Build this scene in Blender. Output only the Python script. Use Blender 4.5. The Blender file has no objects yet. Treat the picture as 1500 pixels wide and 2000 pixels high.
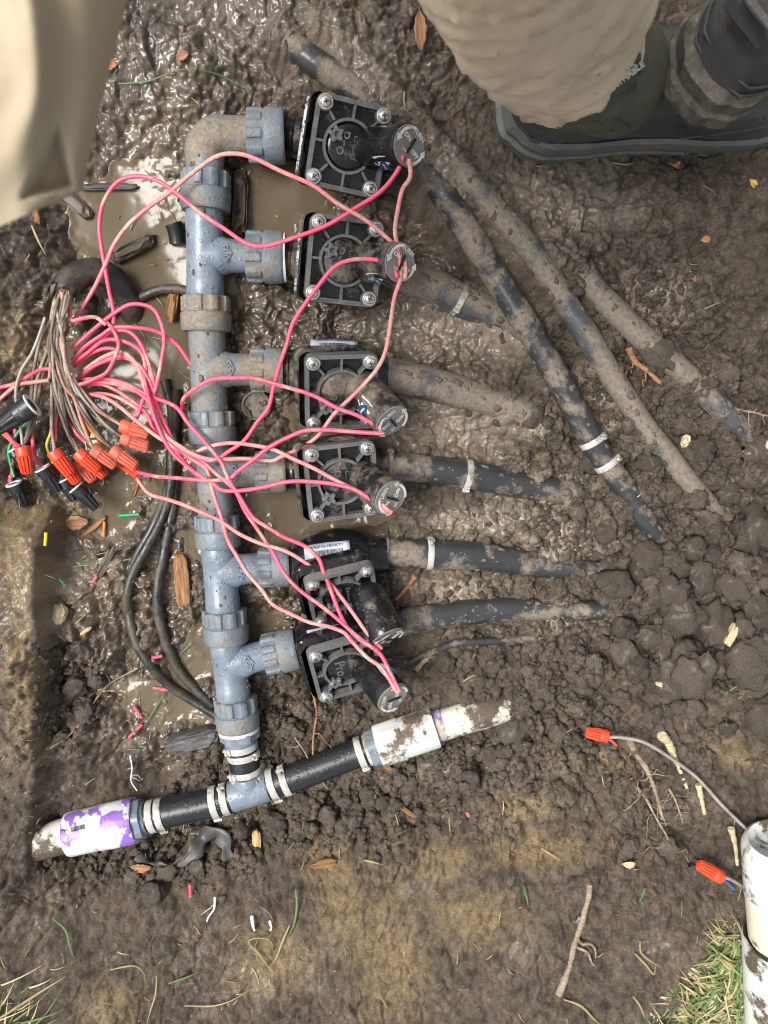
import bpy, math, random
import numpy as np
from mathutils import Vector, Matrix, Euler
from mathutils.bvhtree import BVHTree

# ------------------------------------------------------------------ camera, sky, sun, exposure
scene = bpy.context.scene
COL = scene.collection
random.seed(7); RNG = np.random.default_rng(11)
R = math.radians
F_PX = 1540.0                                   # focal length in photograph pixels (1500 x 2000)
S0 = 0.00055                                    # metres per photograph pixel at the scene centre
CAM_ROT = Euler((R(-8.0), R(-3.5), 0.0), 'XYZ').to_matrix()
CAM_POS = CAM_ROT @ Vector((0, 0, F_PX * S0))
cam_data = bpy.data.cameras.new('camera'); cam = bpy.data.objects.new('camera', cam_data); COL.objects.link(cam)
cam.matrix_world = Matrix.Translation(CAM_POS) @ CAM_ROT.to_4x4()
cam_data.sensor_fit = 'VERTICAL'; cam_data.sensor_height = 24.0; cam_data.lens = 24.0 * F_PX / 2000.0
cam_data.clip_start = 0.01; cam_data.clip_end = 100.0
cam_data.dof.use_dof = True; cam_data.dof.focus_distance = 0.80; cam_data.dof.aperture_fstop = 4.6
scene.camera = cam
SUN_DIR = Vector((-0.56, 0.12, 1.0)).normalized()   # towards the bright part of the overcast
sun_el = math.asin(SUN_DIR.z); sun_az = math.atan2(SUN_DIR.x, SUN_DIR.y)
world = bpy.data.worlds.new('World'); scene.world = world; world.use_nodes = True
wn, wl = world.node_tree.nodes, world.node_tree.links
sky = wn.new('ShaderNodeTexSky'); sky.sky_type = 'NISHITA'; sky.sun_disc = False
sky.sun_elevation = sun_el; sky.sun_rotation = sun_az; sky.dust_density = 4.0; sky.air_density = 1.0
hs = wn.new('ShaderNodeHueSaturation'); hs.inputs['Saturation'].default_value = 0.28
wl.new(sky.outputs[0], hs.inputs['Color']); bg = wn['Background']; bg.inputs['Strength'].default_value = 0.065
wl.new(hs.outputs[0], bg.inputs['Color'])
sun_l = bpy.data.lights.new('sun', 'SUN'); sun_l.energy = 1.5; sun_l.angle = R(30); sun_l.color = (1.0, 0.97, 0.92)
sun = bpy.data.objects.new('sun', sun_l); COL.objects.link(sun)
sun.rotation_euler = SUN_DIR.to_track_quat('Z', 'Y').to_euler()
scene.view_settings.view_transform = 'Standard'; scene.view_settings.look = 'None'
scene.view_settings.gamma = 1.0; scene.view_settings.exposure = 1.55
scene.cycles.max_bounces = 6; scene.cycles.filter_width = 1.1

# ------------------------------------------------------------------ placing helpers
_RC = np.array(CAM_ROT); _CP = np.array(CAM_POS)
def P(px, py, z=0.0):
    d = _RC @ np.array(((px - 750.0) / F_PX, (1000.0 - py) / F_PX, -1.0))
    return _CP + d * ((z - _CP[2]) / d[2])
def S(px, py, z=0.0):
    d = _RC @ np.array(((px - 750.0) / F_PX, (1000.0 - py) / F_PX, -1.0))
    return (z - _CP[2]) / d[2] / F_PX
def V(a): return Vector((float(a[0]), float(a[1]), float(a[2])))

def catmull(pts, n):
    p = np.asarray(pts, float)
    if len(p) < 3:
        t = np.linspace(0, 1, max(n, 2))[:, None]; return p[0] * (1 - t) + p[-1] * t
    ext = np.vstack([2 * p[0] - p[1], p, 2 * p[-1] - p[-2]])
    seg = np.linalg.norm(np.diff(p[:, :3], axis=0), axis=1); cum = np.concatenate([[0], np.cumsum(seg)])
    ts = np.linspace(0, cum[-1], n); out = []
    for t in ts:
        i = min(np.searchsorted(cum, t, side='right') - 1, len(p) - 2)
        u = (t - cum[i]) / max(seg[i], 1e-9)
        a, b, c, d = ext[i], ext[i + 1], ext[i + 2], ext[i + 3]
        out.append(0.5 * ((2 * b) + (-a + c) * u + (2 * a - 5 * b + 4 * c - d) * u * u + (-a + 3 * b - 3 * c + d) * u ** 3))
    return np.array(out)

class MB:
    """collects shapes, then links them as one mesh object"""
    def __init__(s): s.v = []; s.f = []
    def add(s, v, f):
        o = len(s.v); s.v += [tuple(map(float, q)) for q in v]; s.f += [tuple(i + o for i in q) for q in f]; return s
    def tube(s, path, rad, seg=12, caps=True, mod=None, flat=1.0):
        path = np.asarray(path, float); n = len(path)
        rad = np.broadcast_to(np.asarray(rad, float), (n,)) if np.ndim(rad) < 1 else np.interp(np.linspace(0, 1, n), np.linspace(0, 1, len(rad)), rad)
        tan = np.gradient(path, axis=0); tan /= np.maximum(np.linalg.norm(tan, axis=1, keepdims=True), 1e-9)
        nrm = np.cross(tan[0], (0, 0, 1.0))
        if np.linalg.norm(nrm) < 1e-3: nrm = np.cross(tan[0], (1.0, 0, 0))
        nrm /= np.linalg.norm(nrm); v = []; ang = np.arange(seg) * 2 * math.pi / seg
        for i in range(n):
            nrm = nrm - tan[i] * np.dot(nrm, tan[i]); nrm /= np.linalg.norm(nrm); b = np.cross(tan[i], nrm)
            rr = np.full(seg, rad[i])
            if mod is not None: rr = rr * mod(i / max(n - 1, 1), ang)
            v += list(path[i] + (np.cos(ang) * rr)[:, None] * nrm + (np.sin(ang) * rr * flat)[:, None] * b)
        f = [(i * seg + j, i * seg + (j + 1) % seg, (i + 1) * seg + (j + 1) % seg, (i + 1) * seg + j) for i in range(n - 1) for j in range(seg)]
        if caps: f += [tuple(range(seg))[::-1], tuple((n - 1) * seg + j for j in range(seg))]
        return s.add(v, f)
    def lathe(s, p0, p1, prof, seg=36, mod=None, caps=True):
        """prof: (metres along p0->p1, radius[, lug]); mod(angle, lug) is added to the radius"""
        p0 = np.asarray(p0, float); ax = np.asarray(p1, float) - p0; ax /= np.linalg.norm(ax)
        u = np.cross(ax, (0, 0, 1.0))
        if np.linalg.norm(u) < 0.2: u = np.cross(ax, (0, 1.0, 0))
        u /= np.linalg.norm(u); w = np.cross(ax, u); v = []; ang = np.arange(seg) * 2 * math.pi / seg
        for q in prof:
            rr = np.full(seg, q[1], float)
            if mod is not None and len(q) > 2: rr = rr + mod(ang, q[2])
            v += list(p0 + ax * q[0] + (np.cos(ang) * rr)[:, None] * u + (np.sin(ang) * rr)[:, None] * w)
        n = len(prof)
        f = [(i * seg + j, i * seg + (j + 1) % seg, (i + 1) * seg + (j + 1) % seg, (i + 1) * seg + j) for i in range(n - 1) for j in range(seg)]
        if caps: f += [tuple(range(seg))[::-1], tuple((n - 1) * seg + j for j in range(seg))]
        return s.add(v, f)
    def box(s, c, sx, sy, sz, M=None, bev=0.0):
        c = np.asarray(c, float); hx, hy, hz = sx / 2, sy / 2, sz / 2
        if bev <= 0:
            v = [(x, y, z) for z in (-hz, hz) for x, y in ((-hx, -hy), (hx, -hy), (hx, hy), (-hx, hy))]
            f = [(3, 2, 1, 0), (4, 5, 6, 7), (0, 1, 5, 4), (1, 2, 6, 5), (2, 3, 7, 6), (3, 0, 4, 7)]
        else:
            b = bev; v = []
            def ring(ix, z): return [(-hx + ix, -hy + ix, z), (hx - ix, -hy + ix, z), (hx - ix, hy - ix, z), (-hx + ix, hy - ix, z)]
            v = ring(b, -hz) + ring(0, -hz + b) + ring(0, hz - b) + ring(b, hz)
            f = [(3, 2, 1, 0), (12, 13, 14, 15)] + [(k * 4 + j, k * 4 + (j + 1) % 4, k * 4 + 4 + (j + 1) % 4, k * 4 + 4 + j) for k in range(3) for j in range(4)]
        v = np.array(v)
        if M is not None: v = v @ np.array(M)[:3, :3].T
        return s.add(v + c, f)
    def prism(s, poly, z0, z1, M=None, o=(0, 0, 0)):
        n = len(poly); v = np.array([(x, y, z0) for x, y in poly] + [(x, y, z1) for x, y in poly], float)
        if M is not None: v = v @ np.array(M)[:3, :3].T
        f = [tuple(range(n))[::-1], tuple(range(n, 2 * n))] + [(i, (i + 1) % n, n + (i + 1) % n, n + i) for i in range(n)]
        return s.add(v + np.asarray(o, float), f)
    def xf(s, M, o, start=0):
        a = np.array(s.v[start:]) @ np.array(M)[:3, :3].T + np.asarray(o, float)
        s.v[start:] = [tuple(q) for q in a]; return s
    def build(s, name, mat, parent=None, origin=None, smooth=0.6):
        me = bpy.data.meshes.new(name)
        off = np.zeros(3) if origin is None else np.asarray(origin, float)
        if parent is not None: off = np.array(world_loc(parent))
        me.from_pydata([tuple(np.array(q) - off) for q in s.v], [], s.f); me.update()
        me.polygons.foreach_set('use_smooth', [True] * len(me.polygons))
        if smooth: me.set_sharp_from_angle(angle=smooth)
        o = bpy.data.objects.new(name, me); COL.objects.link(o); me.materials.append(mat)
        if parent is not None: o.parent = parent
        else: o.location = off
        return o
def world_loc(o):
    l = Vector(o.location)
    while o.parent is not None: o = o.parent; l += o.location
    return l
def tag(o, label, cat, group=None, kind=None):
    if label: o['label'] = label
    if cat: o['category'] = cat
    if group: o['group'] = group
    if kind: o['kind'] = kind
    return o
def thing(name, label, cat, loc, group=None):
    o = bpy.data.objects.new(name, None); o.empty_display_size = 0.02; COL.objects.link(o); o.location = V(loc)
    return tag(o, label, cat, group)
def text_mb(body, size, depth=0.0004, M=None, o=(0, 0, 0), mb=None, bold=0.0):
    cu = bpy.data.curves.new('text', 'FONT'); cu.body = body; cu.size = size; cu.extrude = depth / 2; cu.offset = bold
    cu.align_x = 'CENTER'; cu.align_y = 'CENTER'; cu.resolution_u = 2
    ob = bpy.data.objects.new('text', cu); me = bpy.data.meshes.new_from_object(ob)
    mb = mb or MB(); v = np.array([q.co[:] for q in me.vertices]) if len(me.vertices) else np.zeros((0, 3))
    f = [tuple(p.vertices) for p in me.polygons]
    if M is not None: v = v @ np.array(M)[:3, :3].T
    mb.add(v + np.asarray(o, float), f)
    bpy.data.objects.remove(ob); bpy.data.curves.remove(cu); bpy.data.meshes.remove(me); return mb
def frame(zax, xhint):
    z = np.asarray(zax, float); z /= np.linalg.norm(z); x = np.asarray(xhint, float); x = x - z * np.dot(x, z); x /= np.linalg.norm(x)
    return np.column_stack([x, np.cross(z, x), z])

# ------------------------------------------------------------------ materials
def newmat(name):
    m = bpy.data.materials.new(name); m.use_nodes = True
    return m, m.node_tree.nodes, m.node_tree.links, m.node_tree.nodes['Principled BSDF']
def noise(n, l, scale, detail=6, rough=0.6, coord=None, w=0.0, kind='noise'):
    t = n.new('ShaderNodeTexNoise'); t.inputs['Scale'].default_value = scale; t.inputs['Detail'].default_value = detail
    t.inputs['Roughness'].default_value = rough
    if w: t.noise_dimensions = '4D'; t.inputs['W'].default_value = w
    if coord is not None: l.new(coord, t.inputs['Vector'])
    return t.outputs['Fac']
def ramp(n, l, fac, stops):
    r = n.new('ShaderNodeValToRGB'); e = r.color_ramp.elements
    while len(e) < len(stops): e.new(0.5)
    for k, (p, c) in enumerate(stops):
        e[k].position = p; e[k].color = (c, c, c, 1) if np.isscalar(c) else (*c, 1)
    l.new(fac, r.inputs[0]); return r.outputs[0]
def mixc(n, l, fac, a, b):
    m = n.new('ShaderNodeMix'); m.data_type = 'RGBA'
    if isinstance(fac, (int, float)): m.inputs[0].default_value = fac
    else: l.new(fac, m.inputs[0])
    for s_, q in ((6, a), (7, b)):
        if isinstance(q, tuple): m.inputs[s_].default_value = (*q, 1) if len(q) == 3 else q
        else: l.new(q, m.inputs[s_])
    return m.outputs[2]
def mathn(n, l, op, a, b=0.0):
    m = n.new('ShaderNodeMath'); m.operation = op
    for k, q in enumerate((a, b)):
        if isinstance(q, (int, float)): m.inputs[k].default_value = q
        else: l.new(q, m.inputs[k])
    return m.outputs[0]
MUD = (0.135, 0.105, 0.078); MUD_D = (0.055, 0.042, 0.030)
def plastic(name, col, rough=0.4, mud=0.3, mscale=40, spec=0.5, var=0.25, drops=0.0, mudc=MUD, w=0.0, soft=0.10, bump=0.15, coat=0.0, col2=None, c2=0.5):
    """weathered plastic: a base colour with slight tone variation, patches of mud and water beads as relief"""
    m, n, l, b = newmat(name); g = n.new('ShaderNodeNewGeometry').outputs['Position']
    nv = noise(n, l, 60, 5, 0.6, g, w + 3.1)
    c = mixc(n, l, ramp(n, l, nv, [(0.3, 0.0), (0.75, 1.0)]), tuple(q * (1 - var) for q in col), tuple(min(q * (1 + var), 1) for q in col))
    if col2 is not None:
        c = mixc(n, l, ramp(n, l, noise(n, l, 55, 3, 0.5, g, w + 9.3), [(c2 - 0.015, 0.0), (c2 + 0.015, 1.0)]), c, col2)
    mk = noise(n, l, mscale, 8, 0.68, g, w + 1.7)
    t = 0.74 - 0.48 * mud
    mask = ramp(n, l, mk, [(max(t - soft, 0), 0.0), (min(t + soft, 1), 1.0)])
    mudv = mixc(n, l, ramp(n, l, noise(n, l, 240, 8, 0.78, g, w), [(0.32, 0.0), (0.68, 1.0)]), tuple(q * 0.42 for q in mudc), tuple(q * 1.35 for q in mudc))
    c = mixc(n, l, mask, c, mudv); l.new(c, b.inputs['Base Color'])
    rr = mixc(n, l, mask, (rough,) * 3, (0.7,) * 3); l.new(rr, b.inputs['Roughness'])
    b.inputs['Specular IOR Level'].default_value = spec; b.inputs['Coat Weight'].default_value = coat; b.inputs['Coat Roughness'].default_value = 0.08
    hgt = mathn(n, l, 'ADD', mathn(n, l, 'MULTIPLY', mask, 0.6), mathn(n, l, 'MULTIPLY', noise(n, l, 420, 4, 0.6, g, w), mathn(n, l, 'ADD', 0.25, mathn(n, l, 'MULTIPLY', mask, 0.9))))
    if drops > 0:
        vo = n.new('ShaderNodeTexVoronoi'); vo.inputs['Scale'].default_value = 170; l.new(g, vo.inputs['Vector'])
        hgt = mathn(n, l, 'ADD', hgt, mathn(n, l, 'MULTIPLY', ramp(n, l, vo.outputs['Distance'], [(0.0, 1.0), (0.22, 0.85), (0.33, 0.0)]), drops))
    bp = n.new('ShaderNodeBump'); bp.inputs['Strength'].default_value = bump * 4; bp.inputs['Distance'].default_value = 0.0008
    l.new(hgt, bp.inputs['Height']); l.new(bp.outputs[0], b.inputs['Normal'])
    return m
M = {}
M['pvc'] = plastic('grey_pvc', (0.165, 0.20, 0.245), 0.33, 0.27, 34, soft=0.05, drops=0.9, mudc=(0.20, 0.165, 0.12))
M['pvc_nut'] = plastic('grey_pvc_nut', (0.145, 0.175, 0.205), 0.42, 0.36, 42, drops=0.5, mudc=(0.23, 0.20, 0.155), w=2)
M['pvc_dirty'] = plastic('grey_pvc_dirty', (0.16, 0.19, 0.22), 0.42, 0.56, 28, drops=0.5, mudc=(0.22, 0.185, 0.14), w=4, soft=0.06)
M['black'] = plastic('wet_black_plastic', (0.010, 0.010, 0.011), 0.18, 0.24, 55, soft=0.06, mudc=(0.16, 0.13, 0.10), drops=0.5)
M['black_dirty'] = plastic('muddy_black_plastic', (0.012, 0.012, 0.013), 0.22, 0.44, 45, soft=0.07, mudc=(0.18, 0.148, 0.112), drops=0.3, w=6)
M['frame'] = plastic('sky_greyed_bonnet_plastic', (0.12, 0.122, 0.125), 0.24, 0.34, 60, mudc=(0.16, 0.135, 0.10), drops=0.4, w=8)  # grey base: sky sheen painted onto wet black plastic, with worn rim tops
M['poly'] = plastic('black_polyethylene', (0.036, 0.037, 0.039), 0.28, 0.44, 26, mudc=(0.20, 0.165, 0.128), soft=0.035, w=11)
M['poly_mud'] = plastic('mud_coated_polyethylene', (0.068, 0.072, 0.077), 0.34, 0.62, 20, mudc=(0.20, 0.165, 0.128), soft=0.04, w=13)
M['poly_clean'] = plastic('clean_black_polyethylene', (0.016, 0.017, 0.019), 0.33, 0.12, 30, drops=0.6, w=15)
M['cable'] = plastic('black_cable', (0.02, 0.02, 0.021), 0.33, 0.40, 30, mudc=(0.10, 0.08, 0.055), w=17)
M['pink'] = plastic('pink_insulation', (0.80, 0.085, 0.165), 0.42, 0.36, 34, var=0.16, mudc=(0.52, 0.31, 0.25), soft=0.05, bump=0.12, w=19)
M['pink_dirty'] = plastic('soiled_pink_insulation', (0.76, 0.12, 0.18), 0.5, 0.55, 26, var=0.15, mudc=(0.56, 0.36, 0.29), soft=0.12, bump=0.08, w=20)
M['tan_wire'] = plastic('soiled_tan_insulation', (0.36, 0.29, 0.22), 0.5, 0.34, 60, mudc=(0.07, 0.05, 0.035), bump=0.1, w=21)
M['brown_wire'] = plastic('brown_insulation', (0.12, 0.085, 0.06), 0.5, 0.35, 60, mudc=(0.26, 0.20, 0.14), bump=0.1, w=22)
M['orange_wire'] = plastic('orange_insulation', (0.65, 0.20, 0.03), 0.45, 0.35, 60, mudc=(0.2, 0.12, 0.07), w=23)
M['black_wire'] = plastic('black_insulation', (0.02, 0.02, 0.022), 0.4, 0.3, 60, mudc=(0.16, 0.125, 0.09), w=24)
M['salmon_wire'] = plastic('faded_salmon_insulation', (0.55, 0.27, 0.20), 0.5, 0.35, 60, mudc=(0.2, 0.14, 0.1), w=25)
M['green_wire'] = plastic('green_insulation', (0.015, 0.33, 0.13), 0.4, 0.08, 60, w=26)
M['yellow_wire'] = plastic('yellow_insulation', (0.75, 0.58, 0.02), 0.4, 0.08, 60, w=27)
M['grey_wire'] = plastic('grey_insulation', (0.30, 0.27, 0.23), 0.45, 0.3, 60, w=28)
M['blue_wire'] = plastic('blue_insulation', (0.03, 0.12, 0.30), 0.45, 0.3, 60, w=29)
M['red_nut'] = plastic('orange_red_connector', (0.72, 0.070, 0.025), 0.38, 0.17, 90, var=0.15, mudc=(0.12, 0.055, 0.035), w=30)
M['red_nut_pale'] = plastic('soiled_red_connector', (0.60, 0.125, 0.07), 0.45, 0.36, 80, var=0.2, mudc=(0.22, 0.12, 0.08), w=31)
M['black_nut'] = plastic('black_connector', (0.016, 0.018, 0.021), 0.36, 0.10, 80, w=32)
M['white_rim'] = plastic('white_sealant_rim', (0.62, 0.62, 0.60), 0.4, 0.15, 80, w=33)
M['white_pvc'] = plastic('white_pvc', (0.64, 0.65, 0.62), 0.32, 0.40, 26, var=0.06, mudc=(0.15, 0.11, 0.075), soft=0.03, w=34)
M['white_pvc_purple'] = plastic('white_pvc_with_purple_primer', (0.62, 0.63, 0.61), 0.32, 0.22, 30, var=0.06, mudc=(0.30, 0.22, 0.12), soft=0.03, w=35.4, drops=0.4, col2=(0.25, 0.125, 0.48), c2=0.56)
M['white_pvc_soil'] = plastic('soil_stained_white_pvc', (0.64, 0.65, 0.63), 0.34, 0.42, 24, var=0.06, mudc=(0.11, 0.08, 0.055), soft=0.03, w=62)
M['white_pvc_mud'] = plastic('mud_caked_white_pvc', (0.62, 0.60, 0.52), 0.5, 0.46, 24, var=0.1, mudc=(0.10, 0.075, 0.052), soft=0.03, w=36)
M['purple'] = plastic('purple_primer', (0.24, 0.10, 0.52), 0.4, 0.56, 30, mudc=(0.45, 0.41, 0.33), soft=0.03, w=37)
M['cream_pvc'] = plastic('cream_pvc', (0.66, 0.62, 0.47), 0.4, 0.30, 30, var=0.06, mudc=(0.12, 0.09, 0.06), soft=0.03, w=38)
M['rubber'] = plastic('black_rubber', (0.02, 0.02, 0.02), 0.5, 0.3, 40, w=39)
M['paper'] = plastic('white_label', (0.55, 0.58, 0.66), 0.4, 0.22, 55, var=0.05, mudc=(0.22, 0.17, 0.11), soft=0.04, w=40)
M['print'] = plastic('label_print', (0.05, 0.06, 0.09), 0.5, 0.1, 60, w=41)
M['blue_print'] = plastic('blue_print', (0.02, 0.17, 0.42), 0.35, 0.05, 60, w=42)
M['navy_print'] = plastic('navy_print', (0.01, 0.06, 0.13), 0.35, 0.05, 60, w=43)
M['cap'] = plastic('grey_cap', (0.20, 0.20, 0.195), 0.40, 0.34, 90, mudc=(0.27, 0.235, 0.18), drops=0.2, w=44)
M['cap_print'] = plastic('white_cap_print', (0.62, 0.61, 0.57), 0.5, 0.25, 90, mudc=(0.3, 0.27, 0.22), w=45)
M['slot'] = plastic('dark_slot', (0.008, 0.008, 0.008), 0.6, 0.0, 60, w=46)
def metal(name, col, rough, mud, w=0.0):
    m = plastic(name, col, rough, mud, 90, mudc=(0.25, 0.21, 0.15), w=w, soft=0.05, var=0.1)
    b = m.node_tree.nodes['Principled BSDF']; b.inputs['Metallic'].default_value = 0.85; return m
M['steel'] = metal('stainless_steel', (0.62, 0.61, 0.58), 0.25, 0.18, 47)
M['clamp'] = plastic('clamp_steel', (0.44, 0.43, 0.40), 0.35, 0.38, 60, mudc=(0.24, 0.20, 0.14), soft=0.05, w=48, spec=0.9)
M['clamp_dirty'] = plastic('muddy_clamp_steel', (0.42, 0.40, 0.36), 0.35, 0.52, 60, mudc=(0.20, 0.165, 0.12), soft=0.06, w=49, spec=0.9)
def canvas(name, col, mud, w):
    m, n, l, b = newmat(name); g = n.new('ShaderNodeNewGeometry').outputs['Position']
    wv = n.new('ShaderNodeTexWave'); wv.inputs['Scale'].default_value = 260; wv.inputs['Distortion'].default_value = 0.8; wv.bands_direction = 'DIAGONAL'
    l.new(g, wv.inputs['Vector'])
    c = mixc(n, l, noise(n, l, 14, 5, 0.6, g, w), tuple(q * 0.80 for q in col), tuple(q * 1.15 for q in col))
    c = mixc(n, l, ramp(n, l, noise(n, l, 22, 6, 0.62, g, w + 2), [(0.70 - 0.3 * mud, 0.0), (0.92 - 0.3 * mud, 1.0)]), c, (0.24, 0.175, 0.115))
    c = mixc(n, l, ramp(n, l, noise(n, l, 75, 7, 0.7, g, w + 5), [(0.60, 0.0), (0.70, 0.75)]), c, (0.15, 0.105, 0.07))
    c = mixc(n, l, mathn(n, l, 'MULTIPLY', wv.outputs['Fac'], 0.34), c, tuple(q * 0.5 for q in col))
    l.new(c, b.inputs['Base Color']); b.inputs['Roughness'].default_value = 0.9; b.inputs['Sheen Weight'].default_value = 0.15
    bp = n.new('ShaderNodeBump'); bp.inputs['Strength'].default_value = 0.35; bp.inputs['Distance'].default_value = 0.0006
    l.new(mathn(n, l, 'ADD', wv.outputs['Fac'], noise(n, l, 300, 4, 0.6, g)), bp.inputs['Height']); l.new(bp.outputs[0], b.inputs['Normal'])
    return m
M['canvas'] = canvas('beige_work_canvas', (0.72, 0.575, 0.395), 0.62, 5)
M['canvas_pale'] = canvas('pale_beige_canvas', (0.47, 0.385, 0.265), 0.35, 8)
M['boot'] = plastic('dark_green_rubber', (0.055, 0.060, 0.056), 0.34, 0.28, 40, mudc=(0.022, 0.025, 0.024), soft=0.04, drops=0.35, w=50, var=0.2)
M['boot_heel'] = plastic('black_boot_rubber', (0.055, 0.055, 0.053), 0.38, 0.24, 45, mudc=(0.10, 0.09, 0.075), w=51, drops=0.15)
M['boot_sole'] = plastic('boot_sole_rubber', (0.10, 0.106, 0.10), 0.45, 0.40, 40, mudc=(0.16, 0.14, 0.105), w=52)
M['neoprene'] = plastic('olive_neoprene', (0.085, 0.085, 0.058), 0.8, 0.1, 40, w=53)
M['tread'] = plastic('muddy_boot_sole', (0.055, 0.052, 0.045), 0.5, 0.45, 45, mudc=(0.19, 0.16, 0.12), w=54)
def wood(name, a, b_, scale=55, w=0.0, rough=0.7):
    m, n, l, b = newmat(name); tc = n.new('ShaderNodeTexCoord').outputs['Object']
    mp = n.new('ShaderNodeMapping'); mp.inputs['Scale'].default_value = (0.12, 1.0, 1.0); l.new(tc, mp.inputs['Vector'])
    f = noise(n, l, scale * 6, 7, 0.7, mp.outputs[0], w)
    l.new(mixc(n, l, ramp(n, l, f, [(0.36, 0.0), (0.62, 1.0)]), a, b_), b.inputs['Base Color']); b.inputs['Roughness'].default_value = rough
    bp = n.new('ShaderNodeBump'); bp.inputs['Strength'].default_value = 0.9; bp.inputs['Distance'].default_value = 0.001
    l.new(f, bp.inputs['Height']); l.new(bp.outputs[0], b.inputs['Normal']); return m
M['wood_char'] = wood('weathered_grey_wood', (0.02, 0.02, 0.02), (0.13, 0.125, 0.12))
M['wood_dark'] = wood('sodden_dark_wood', (0.018, 0.013, 0.010), (0.085, 0.06, 0.042), w=1, rough=0.4)
M['wood_orange'] = wood('orange_brown_wood', (0.07, 0.03, 0.012), (0.36, 0.18, 0.07), w=2)
M['wood_pale'] = wood('pale_wood_chip', (0.34, 0.20, 0.085), (0.62, 0.44, 0.22), w=3)
M['root'] = wood('fibrous_root', (0.15, 0.105, 0.07), (0.36, 0.28, 0.20), w=4)
M['root_pale'] = wood('pale_split_root', (0.32, 0.24, 0.13), (0.66, 0.56, 0.36), w=5)
M['leaf'] = wood('brown_leaf', (0.20, 0.09, 0.045), (0.42, 0.21, 0.11), w=6)
M['leaf_orange'] = wood('orange_leaf', (0.34, 0.13, 0.05), (0.52, 0.24, 0.10), w=7)
M['leaf_yellow'] = wood('yellow_leaf', (0.45, 0.28, 0.06), (0.65, 0.45, 0.12), w=7.5)
def blade(name, a, b_):
    m, n, l, b = newmat(name); g = n.new('ShaderNodeNewGeometry')
    l.new(mixc(n, l, g.outputs['Random Per Island'], a, b_), b.inputs['Base Color']); b.inputs['Roughness'].default_value = 0.5; return m
M['grass'] = blade('green_grass', (0.06, 0.12, 0.03), (0.19, 0.25, 0.085))
M['straw'] = blade('dry_grass', (0.28, 0.22, 0.10), (0.52, 0.44, 0.25))
M['film'] = plastic('torn_grey_plastic_film', (0.06, 0.064, 0.067), 0.3, 0.42, 30, w=60)
M['shred'] = plastic('white_tape_shred', (0.72, 0.75, 0.76), 0.4, 0.15, 60, w=61)
# ------------------------------------------------------------------ ground: one sheet, relief from layered noise
def _hash(ix, iy, s): 
    h = (ix.astype(np.int64) * 374761393 + iy.astype(np.int64) * 668265263 + s * 974634777) & 0x7fffffff
    h = ((h ^ (h >> 13)) * 1274126177) & 0x7fffffff
    return ((h ^ (h >> 16)) & 0xffff) / 65535.0
def perlin(x, y, s=0):
    ix, iy = np.floor(x), np.floor(y); fx, fy = x - ix, y - iy
    u, v = fx * fx * fx * (fx * (fx * 6 - 15) + 10), fy * fy * fy * (fy * (fy * 6 - 15) + 10)
    def g(dx, dy):
        a = _hash(ix + dx, iy + dy, s) * 2 * math.pi; return np.cos(a) * (fx - dx) + np.sin(a) * (fy - dy)
    return ((g(0, 0) * (1 - u) + g(1, 0) * u) * (1 - v) + (g(0, 1) * (1 - u) + g(1, 1) * u) * v) * 1.5
def fbm(x, y, s=0, o=4, gain=0.5):
    t = 0; a = 1
    for k in range(o): t = t + a * perlin(x * 2 ** k + 17.3 * k, y * 2 ** k - 9.1 * k, s + k); a *= gain
    return t
def worley(x, y, s=0, jit=1.0):
    ix, iy = np.floor(x), np.floor(y); f1 = np.full(x.shape, 9.0); f2 = f1.copy(); cid = np.zeros(x.shape)
    for dx in (-1, 0, 1):
        for dy in (-1, 0, 1):
            cx, cy = ix + dx, iy + dy
            d = np.hypot(cx + 0.5 + jit * (_hash(cx, cy, s) - 0.5) - x, cy + 0.5 + jit * (_hash(cx, cy, s + 71) - 0.5) - y)
            n1 = d < f1; f2 = np.where(n1, f1, np.minimum(f2, d)); cid = np.where(n1, _hash(cx, cy, s + 131), cid); f1 = np.minimum(f1, d)
    return f1, f2, cid
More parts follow.
